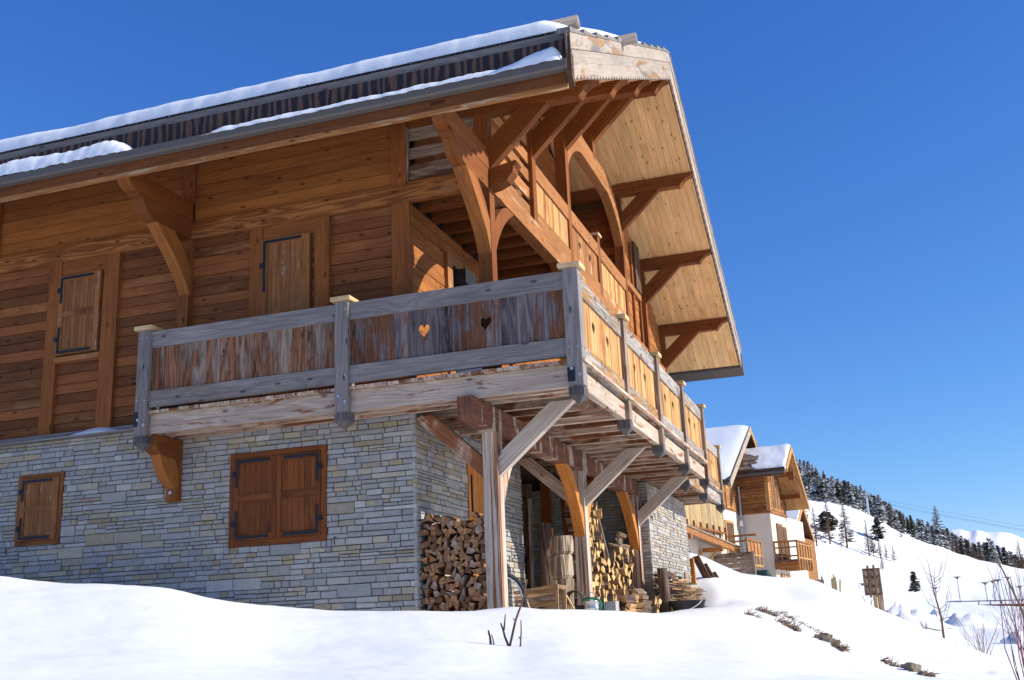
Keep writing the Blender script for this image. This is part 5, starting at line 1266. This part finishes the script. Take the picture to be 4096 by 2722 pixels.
def larch_mesh(h, seed, dens=1.0, wide=.2):
    rr = random.Random(seed); mb = MB(); mb.tube([(0, 0, -1.0), (.02 * h * rr.uniform(-1, 1), 0, h * .5), (0, 0, h)], [h * .022, h * .015, h * .004], 6, (.2, .9, .5, 1), 0)
    z = h * .14
    while z < h * .98:
        t = z / h; R_ = h * wide * (1 - t) ** .75 + h * .015
        for k in range(max(2, int(4.5 * dens))):
            a = rr.uniform(0, 2 * math.pi); L = R_ * rr.uniform(.6, 1.15); d = Vector((math.cos(a), math.sin(a), 0)); col = (rr.random() * .6, .9, .5, 1)
            p0 = Vector((0, 0, z)); p1 = p0 + d * L * .5 + Vector((0, 0, -.10 * L)); p2 = p0 + d * L + Vector((0, 0, -.06 * L + .05 * L * rr.random()))
            mb.tube([p0, p1, p2], [h * .010, h * .008, h * .005], 3, col, 0, False)
            for q in range(int(5 * dens)):
                s = rr.uniform(.3, 1); c = p0 + (p2 - p0) * s; b = a + rr.choice((-1, 1)) * rr.uniform(.5, 1.1); e = Vector((math.cos(b), math.sin(b), -.55 * rr.random())) * L * .3 * rr.uniform(.5, 1)
                mb.tube([c, c + e], [h * .0075, h * .004], 3, col, 0, False)
        z += h * .032
    return mb
# crowns and trunks as parts for the nearer trees
def tree(kind, base, h, seed, label, group=None, **k):
    mb = pine_mesh(h, seed, **k) if kind == 'pine' else larch_mesh(h, seed, **k)
    ti = next(i for i, f in enumerate(mb.f) if i)  # first faces are the trunk
    nt_ = {'pine': 2 * 5 + 2, 'larch': 2 * 6 + 2}[kind]
    e = empty('conifer_tree' if kind == 'pine' else 'bare_larch', base, random.uniform(0, 6)); tag(e, label, 'tree', group)
    for nm, rng_ in (('trunk', range(0, nt_)), ('crown', range(nt_, len(mb.f)))):
        m2 = MB(); mp = {}; ui = 0; starts = []
        for f in mb.f: starts.append(ui); ui += len(f)
        for i in rng_:
            f = mb.f[i]; idx = []
            for q in f:
                if q not in mp: mp[q] = len(m2.v); m2.v.append(mb.v[q])
                idx.append(mp[q])
            m2.face(idx, mb.uv[starts[i]:starts[i] + len(f)], mb.c[starts[i]], 0)
        m2.build(nm, M['larch'] if nm == 'trunk' else (M['needles'] if kind == 'pine' else M['larchtwig']), e)
    return e
def hill_at(u, v, d0=100, d1=340):
    """point of the ground seen at (u, v) between two distances"""
    best = None
    for k in range(120):
        d = d0 * (d1 / d0) ** (k / 119); p = at(u, v, d); g = gz(p.x, p.y)
        if g >= p.z: return Vector((p.x, p.y, g)), d
    p = at(u, v, d1); return Vector((p.x, p.y, gz(p.x, p.y))), d1
def htree(kind, u, vt, vb, seed, label, group=None, **k):
    b, d = hill_at(u, vb); h = (vb - vt) / FPX * d * 1.02; return tree(kind, b, h, seed, label, group, **k)
htree('pine', 3230, 2035, 2190, 1, 'dark conifer beside the honey timber chalet at the left of the slope trees', wide=.15, n=12, leaf=.7)
htree('larch', 3268, 2042, 2188, 2, 'bare larch just right of the dark conifer beside the chalet', None, dens=1.1)
htree('larch', 3322, 2022, 2182, 3, 'tall bare larch with a dark bushy conifer at mid height before it')
e_ = htree('pine', 3312, 2058, 2135, 4, 'dark bushy rounded conifer standing on the slope among the tall larches', wide=.52, n=34, leaf=1.3, rnd=True)
htree('larch', 3390, 2038, 2196, 5, 'largest bare larch on the open slope with long drooping branches', None, dens=1.4, wide=.24)
htree('larch', 3478, 2095, 2230, 6, 'slender bare larch left of the dark pine on the slope', None, dens=1.2, wide=.14)
htree('pine', 3516, 2092, 2170, 7, 'dark pine with a broad top on the open slope', wide=.36, n=20, leaf=1.0, rnd=True)
htree('larch', 3497, 2150, 2232, 8, 'brownish larch below the dark pine on the slope', None, dens=1.8, wide=.2)
htree('larch', 3522, 2160, 2234, 9, 'thin brown larch right of the brownish larch below the pine', None, dens=1.3, wide=.18)
htree('larch', 3548, 2180, 2242, 10, 'small bare larch between the brown larches and the lowest pair', None, wide=.2)
htree('larch', 3578, 2186, 2250, 11, 'small bare larch at the right end of the slope row', None, wide=.2)
htree('larch', 3532, 2228, 2290, 12, 'lone small larch standing lowest on the open slope', None, wide=.2)
htree('larch', 3566, 2085, 2122, 13, 'small bare larch just below the forest edge right of the pine', None, wide=.25)
htree('larch', 3606, 2110, 2158, 14, 'small pale larch on open snow below the forest edge', None, wide=.22)
htree('pine', 3663, 2298, 2372, 15, 'small dark fir standing alone on the flat snow beyond the sign', wide=.30, n=16, leaf=1.1)
# forest on the hill
fv = []
for k in range(7):
    mb = pine_mesh(TH, 40 + k, wide=.20 + .025 * (k % 3), n=15, leaf=.85); o = mb.build('forest_tree', [M['needles_snow'] if k < 5 else M['needles'], M['larch']]); fv.append(o)
for k in range(3):
    mb = larch_mesh(TH, 60 + k, dens=1.6, wide=.2); o = mb.build('forest_larch', [M['larchtwig'], M['larch']]); fv.append(o)
usedv = set(); LBL = 'snow dusted conifer in the forest covering the hill above the open slope'; LBL2 = 'bare brown larch among the conifers of the hill forest'
cands = []
for k in range(4000):
    u = random.uniform(2960, 4110); t = random.random() ** .8
    if u > 3560: t = t * .9
    cands.append((u, t))
picked = []
for u, t in cands:
    sc_ = 26 if u < 3560 else 20
    if all(abs(u - a) > sc_ * .55 or abs(t - b) > .10 for a, b in picked): picked.append((u, t))
    if len(picked) > 288: break
picked.sort(key=lambda q: -q[1])
for u, t in picked:
    p = hillpt(u, t); k = random.randrange(10) if u > 3560 or random.random() < .3 else random.randrange(6)
    o = fv[k]
    if k in usedv: o = o.copy(); COL.objects.link(o)
    usedv.add(k); s = random.uniform(.75, 1.2) * (1 if u < 3600 else .82)
    o.location = p; o.rotation_euler = (0, 0, random.uniform(0, 6)); o.scale = (s, s, s)
    tag(o, LBL2 if k >= 7 else LBL, 'tree', 'larches of the hill forest' if k >= 7 else 'conifers of the hill forest')
for i, o in enumerate(fv):
    if i not in usedv: bpy.data.objects.remove(o)
p = hillpt(3762, .15); e_ = tree('larch', p, 15, 77, 'tall bare larch rising above the forest edge at the right', None, dens=1.5, wide=.2)
p = at(4088, 2275, 345); p.z -= 1; e_ = tree('larch', p, 9, 78, 'bare larch at the right picture edge on the crest', None, dens=1.6, wide=.22)
# ------------------------------------------------------------------ lift pylon and cables
p = at(3475, 2060, 341); t = empty('lift_pylon', p); tag(t, 'grey ski lift pylon with a crossbar before the hill forest', 'pylon')
mb = MB(); mb.tube([(0, 0, -1), (0, 0, 6.4)], [.35, .28], 8); mb.build('mast', M['steel'], t)
mb = MB(); mb.bar((-1.6, 0, 6.3), (1.8, 0, 6.0), .35, .3); mb.bar((-1.6, -.1, 6.6), (-.9, -.1, 6.5), .25, .25); mb.bar((.9, -.1, 6.35), (1.7, -.1, 6.25), .25, .25); mb.build('crossbar', M['steel'], t)
for k, (v0, vm, v1) in enumerate(((1991, 2040, 2108), (2002, 2058, 2122), (2006, 2063, 2127))):
    pts = [at(3490 + 620 * s, v0 + (v1 - v0) * s + (-6 if k else -4) * 4 * s * (1 - s) * -.6, 345 - 60 * s) for s in np.linspace(0, 1, 12)]
    mb = MB(); mb.tube(pts, .022, 4); one(mb, 'lift_cable', M['iron'], ('uppermost', 'middle', 'lowest')[k] + ' of the thin lift cables running down to the right', 'cable')
# ------------------------------------------------------------------ sign, stakes, lamps, bridge
p = Vector(at(3530, 2452, 25.5)); p.z = gz(p.x, p.y); t = empty('sign_board', p, -YAW * -1 + .12); tag(t, 'tall weathered sign board seen from behind on dark posts beyond the snow slope', 'sign')
mb = MB(); mb.box((-.34, -.02, .35), (.03, .02, .93), 2); o = mb.build('board', M['plank'], t)
for z in (.37, .55, .74, .91):
    mb = MB(); mb.box((-.345, -.045, z - .014), (.035, -.02, z + .014), 0); mb.build('batten', M['darkwood'], t)
for x, z0, z1 in ((-.24, .30, .99), (-.10, .28, 1.0)):
    mb = MB(); mb.box((x - .02, -.07, z0), (x + .02, -.045, z1), 2); mb.build('rail', M['darkwood'], t)
mb = MB(); mb.box((-.06, -.05, -.5), (.04, .04, .35), 2); mb.build('post', M['plank'], t)
mb = MB(); mb.box((.03, -.04, .34), (.05, .06, .935), 2); mb.build('edge', M['grey'], t)
def stake(u, v0, v1, d, r, lean, label, mat='stake', group=None):
    b = at(u, v0, d); h = (v0 - v1) / FPX * d
    mb = MB(); mb.tube([b - Vector((0, 0, .3)), b + Vector((lean * h, 0, h))], [r, r * .9], 6); one(mb, 'stake', M[mat], label, 'stake', group=group)
stake(3504, 2440, 2370, 25.6, .03, .05, 'pale yellow stake left of the sign board foot'); stake(3512, 2450, 2395, 25.2, .035, .0, 'thick pale stake directly before the sign board foot'); stake(3500, 2405, 2355, 27, .035, .0, 'short yellowish post beside the bare shrub left of the sign')
stake(3300, 2340, 2308, 29.5, .03, -.3, 'dark leaning stake on the crest right of the chalets', 'plank')
for k, (u, v1, ln) in enumerate(((3331, 2318, 0), (3337, 2303, .05), (3345, 2312, 0), (3356, 2322, .25))): stake(u, 2352, v1, 28.5, .03, ln, ('shortest stake', 'tallest stake', 'third stake', 'leaning right stake')[k] + ' in the row of stakes on the snow crest', 'stake', 'row of stakes on the crest')
b = at(3274, 2330, 29.8); mb = MB(); mb.tube([b + Vector((-.12, 0, 0)), b + Vector((.12, .1, .02))], .06, 8); one(mb, 'log_stub', M['bark'], 'small dark log stub on the snow crest beside the chalets', 'log')
def lamp(u, v0, v1, d, label):
    b = at(u, v0, d); b.z -= .2; h = (v0 - v1) / FPX * d + .2; t = empty('street_lamp', b); tag(t, label, 'street lamp', 'slim lamps along the bridge')
    mb = MB(); mb.tube([(0, 0, -1), (0, 0, h)], [.09, .07], 6); mb.build('pole', M['steel'], t)
    mb = MB(); mb.tube([(0, 0, h), (0, 0, h + .25)], [.1, .35], 8); mb.tube([(0, 0, h + .28), (0, 0, h + .36)], [.62, .55], 10); mb.build('lamp_head', M['gutter'], t)
LP = ['tallest slim street lamp at the left end of the bridge railing', 'first of the three close street lamps behind the bridge railing', 'middle of the three close street lamps behind the bridge railing', 'last of the three close street lamps behind the bridge railing', 'street lamp seen through the shrub twigs near the right edge', 'street lamp at the far right edge beyond the shrub']
for k, (u, v0, v1) in enumerate(((3842, 2408, 2328), (3950, 2403, 2348), (3982, 2402, 2342), (4003, 2401, 2338), (4045, 2402, 2330), (4086, 2395, 2360))): lamp(u, v0, v1, 175, LP[k])
lamp(3746, 2386, 2362, 190, 'small street lamp behind the slender young tree'); lamp(3454, 2370, 2346, 185, 'small street lamp beside the bare shrub left of the sign')
t = empty('footbridge', at(3960, 2420, 150)); tag(t, 'rusty footbridge with a railing half buried in snow at the right', 'bridge'); TL = Vector(t.location)
def tl(u, v, d): return at(u, v, d) - TL
mb = MB(); mb.bar(tl(3790, 2408, 152), tl(4200, 2398, 146), .12, .12); mb.build('handrail', M['gutter'], t)
mb = MB(); mb.bar(tl(3920, 2421, 150), tl(4200, 2414, 146), .1, .1); mb.build('lower_rail', M['gutter'], t)
for k in range(7): mb = MB(); u = 3915 + 46 * k; mb.bar(tl(u, 2406, 150 - k * .5), tl(u, 2421, 150 - k * .5), .12, .12, (0, 1, 0)); mb.build('rail_post', M['gutter'], t)
mb = MB(); A_1 = [tl(3925, 2421, 149), tl(4220, 2413, 145), tl(4220, 2480, 145), tl(4096, 2452, 147), tl(4000, 2432, 148)]
n0 = len(mb.v); mb.v += A_1 + [p + Vector((.6, 2.2, 0)) for p in A_1]
mb.face([0, 4, 3, 2, 1], [(q.x, q.z) for q in (A_1[0], A_1[4], A_1[3], A_1[2], A_1[1])], (.5, .5, .5, 1)); mb.face([5, 6, 7, 8, 9], [(0, 0)] * 5, (.5, .5, .5, 1))
for i in range(5): mb.face([i, (i + 1) % 5, 5 + (i + 1) % 5, 5 + i], [(0, 0)] * 4, (.5, .5, .5, 1))
mb.build('girder', M['rail2'], t)
# snow heaps on the flat
def heap(u, v, d, w_, h, seed, label, nm='snow_heap'):
    c = at(u, v, d); c.z = gz(c.x, c.y) - .1; mb = MB(); rows = []
    for k in range(14):
        r = k / 13; row = []
        for a in range(33):
            an = 2 * math.pi * a / 32; q = w_ * r * (1 + .25 * mnoise.noise(Vector((math.cos(an) * 1.5, math.sin(an) * 1.5, seed))))
            x, y = math.cos(an) * q, math.sin(an) * q * .7
            row.append((c.x + x, c.y + y, c.z + h * .62 * (1 - r * r) ** 2 * (1 + .8 * fb2(x, y, 3.2 / w_, seed) + .25 * fb2(x, y, 9 / w_, seed + 3)) - .25 * r ** 3))
        rows.append(row)
    mb.grid(rows); o = mb.build(nm, M['snow'], None, True); tag(o, label, 'snow')
heap(3610, 2430, 66, 2.6, 1.3, 3, 'broad ploughed snow heap left of the lone fir with blue shadow'); heap(3668, 2412, 72, 2.0, 1.1, 8, 'lumpy snow heap directly below the lone fir'); heap(3830, 2432, 78, 3.0, 1.0, 5, 'long low snow drift before the footbridge'); heap(3760, 2415, 95, 2.4, .8, 6, 'small snow heap behind the slender young tree')
heap(3365, 2362, 36, .6, .3, 11, 'small snow heap right of the row of stakes'); heap(4070, 2520, 52, 1.2, .9, 12, 'snow heap behind the red shrub at the right edge')
# shrubs and young tree
def shrub(b, n, h, sp, r, seed, mat, label, nm='bare_shrub', fork=2):
    rr = random.Random(seed); e = empty(nm, b); tag(e, label, 'shrub')
    for k in range(n):
        mb = MB(); a = rr.uniform(0, 6.28); s = sp * rr.uniform(.1, 1); hh = h * rr.uniform(.55, 1)
        p0 = Vector((rr.uniform(-.08, .08) * sp * 2, rr.uniform(-.08, .08) * sp * 2, -.15)); p3 = p0 + Vector((math.cos(a) * s, math.sin(a) * s, hh)); p1 = p0.lerp(p3, .35) + Vector((rr.gauss(0, .02), rr.gauss(0, .02), .02)) * h; p2 = p0.lerp(p3, .7) + Vector((rr.gauss(0, .02), rr.gauss(0, .02), 0)) * h
        mb.tube([p0, p1, p2, p3], [r, r * .8, r * .55, r * .25], 5)
        for q in range(fork):
            c = p1.lerp(p3, rr.uniform(.1, .7)); d = Vector((rr.uniform(-1, 1), rr.uniform(-1, 1), 1.4)).normalized() * hh * rr.uniform(.12, .3); mb.tube([c, c + d], [r * .45, r * .15], 4)
        mb.build('stem', M[mat], e)
def gpt(u, v, d): p = at(u, v, d); p.z = gz(p.x, p.y); return p
shrub(gpt(4100, 2660, 8.2), 16, 1.05, .20, .0042, 21, 'twig_red', 'dense reddish bare shrub rising at the right edge of the foreground')
mb = MB(); pts = [at(4130, 2560, 7.2), at(4090, 2445, 7.2), at(4020, 2300, 7.2), at(3985, 2230, 7.2), at(3952, 2163, 7.2)]; mb.tube(pts, [.0085, .0075, .0055, .0042, .003], 6)
mb.tube([at(4005, 2272, 7.2), at(3990, 2258, 7.2), at(3978, 2225, 7.2)], [.003, .002, .001], 4); mb.tube([at(4090, 2445, 7.2), at(4060, 2380, 7.2), at(4040, 2312, 7.2)], [.005, .004, .002], 5)
mb.tube([at(3952, 2163, 7.2), at(3946, 2152, 7.2)], [.008, .003], 5); mb.tube([at(3953, 2165, 7.2), at(3962, 2156, 7.2)], [.006, .003], 5)
one(mb, 'long_branch', M['dry'], 'single long brown branch with a bud tip arching over the right edge', 'branch')
shrub(gpt(3930, 2612, 20), 20, .95, .42, .0045, 22, 'twig', 'spreading bare shrub with many thin stems right of the slender young tree'); shrub(gpt(3838, 2562, 24), 8, .55, .18, .005, 23, 'twig_red', 'small bare shrub between the slender young tree and the spreading shrub')
shrub(gpt(3468, 2390, 27), 6, .8, .36, .006, 24, 'twig', 'dark bare shrub just left of the sign board'); shrub(gpt(3695, 2462, 52), 9, .75, .25, .012, 25, 'twig', 'low faint shrub on the flat snow left of the slender young tree'); shrub(gpt(3558, 2468, 38), 5, 1.0, .18, .009, 26, 'twig', 'thin bare stems right of the sign board foot')
e = empty('young_tree', gpt(3772, 2545, 25)); tag(e, 'slender young bare tree with upright branches in the middle of the snowfield', 'tree')
k_ = 25 / FPX
mb = MB(); mb.tube([(0, 0, -.3), (.02, 0, 100 * k_), (-.05, 0, 190 * k_), (-.10, 0, 320 * k_)], [.030, .023, .014, .004], 7); mb.build('trunk', M['twig'], e)
mb = MB(); rr = random.Random(5)
for k in range(15):
    z = rr.uniform(80, 250) * k_; a = rr.uniform(0, 6.28); L = rr.uniform(60, 150) * k_; d = Vector((math.cos(a) * .38, math.sin(a) * .38, 1)).normalized(); c = Vector((-.02, 0, z)); m = c + Vector((math.cos(a), math.sin(a), .6)) * L * .22
    mb.tube([c, m, m + d * L * .8], [.0075, .0055, .002], 4)
    for q in range(2): s = m.lerp(m + d * L * .8, rr.random()); mb.tube([s, s + Vector((rr.uniform(-.4, .4), rr.uniform(-.4, .4), 1)) * L * .25], [.003, .0015], 3)
mb.build('crown', M['twig'], e)
# rocks and dry grass breaking through the foreground snow
def rock(u, v, d, sx, sy, sz, seed, label, rot=0):
    c = gpt(u, v, d); bm = bmesh.new(); bmesh.ops.create_cube(bm, size=2); bmesh.ops.subdivide_edges(bm, edges=bm.edges[:], cuts=4, use_grid_fill=True)
    for w2 in bm.verts:
        n_ = w2.co.normalized(); w2.co = w2.co.lerp(n_ * 1.25, .35) * (1 + .16 * mnoise.noise(w2.co * 1.3 + Vector((seed, 0, 0)))); w2.co = Vector((w2.co.x * sx, w2.co.y * sy, w2.co.z * sz))
    me = bpy.data.meshes.new('stone'); bm.to_mesh(me); bm.free(); me.materials.append(M['rock']); o = bpy.data.objects.new('stone', me); COL.objects.link(o); o.location = c; o.rotation_euler = (0, .25, rot); tag(o, label, 'stone')
rock(3300, 2543, 12.8, .055, .08, .07, 1, 'upright brown stone on top of the small stone group in the snow', .3); rock(3278, 2552, 12.6, .06, .08, .045, 2, 'pale grey stone at the left of the small stone group', .1); rock(3318, 2570, 12.4, .10, .10, .05, 3, 'flat pale stone at the bottom of the small stone group', .2); rock(3325, 2556, 12.7, .05, .07, .03, 4, 'small dark stone at the right of the small stone group', .5)
rock(3632, 2628, 10.4, .045, .07, .05, 5, 'brown boulder top breaking through the snow at the lower right', .9); rock(3645, 2655, 10.1, .05, .06, .075, 9, 'rounded brown boulder below the boulder top at the lower right', .5); rock(3672, 2690, 9.7, .07, .05, .035, 6, 'flat stone sliver below the rounded boulder', .4); rock(3705, 2708, 9.4, .06, .04, .025, 7, 'lowest flat stone at the end of the boulder line', .6)
def drygrass(pts, n, L, label, seed):
    rr = random.Random(seed); mb = MB()
    for k in range(n):
        s = rr.random() * (len(pts) - 1); i = min(int(s), len(pts) - 2); f = s - i; a, b = pts[i], pts[i + 1]
        c = gpt(a[0] + (b[0] - a[0]) * f + rr.gauss(0, 5), a[1] + (b[1] - a[1]) * f + rr.gauss(0, 3), a[2] + (b[2] - a[2]) * f)
        dr = Vector((rr.uniform(-.2, 1), rr.uniform(-.6, .3), rr.uniform(-.25, .45))).normalized(); l = L * rr.uniform(.3, 1); mb.tube([c - dr * l * .2, c + dr * l * .4 + Vector((0, 0, .01)), c + dr * l], [.004, .0035, .0015], 3)
    o = mb.build('dry_grass', M['dry']); tag(o, label, 'grass', kind='stuff')
drygrass([(3110, 2530, 14), (3150, 2555, 13.5), (3195, 2575, 13)], 150, .16, 'matted dry grass showing through the snow left of the stones', 1); drygrass([(3030, 2478, 16), (3070, 2495, 15.5), (3110, 2512, 15)], 90, .14, 'dry grass tufts in the snow below the porch', 2)
drygrass([(3120, 2485, 16), (3180, 2505, 15), (3290, 2535, 13.2)], 70, .14, 'line of dry stems leading to the stone group', 3); drygrass([(3325, 2585, 12.2), (3355, 2612, 11.8), (3375, 2620, 11.5)], 90, .13, 'dark dry grass below the small stone group', 4)
drygrass([(3520, 2600, 11.5), (3560, 2640, 10.8), (3610, 2665, 10.4)], 70, .11, 'sparse dry stems left of the rounded boulder', 5); drygrass([(3680, 2690, 9.7), (3720, 2722, 9.2)], 60, .10, 'dry grass trailing below the rounded boulder', 6); drygrass([(2985, 2520, 14.5), (3040, 2535, 14)], 50, .12, 'small dry tuft in the snow left of the dry grass mat', 7)
print('objects', len(bpy.data.objects))
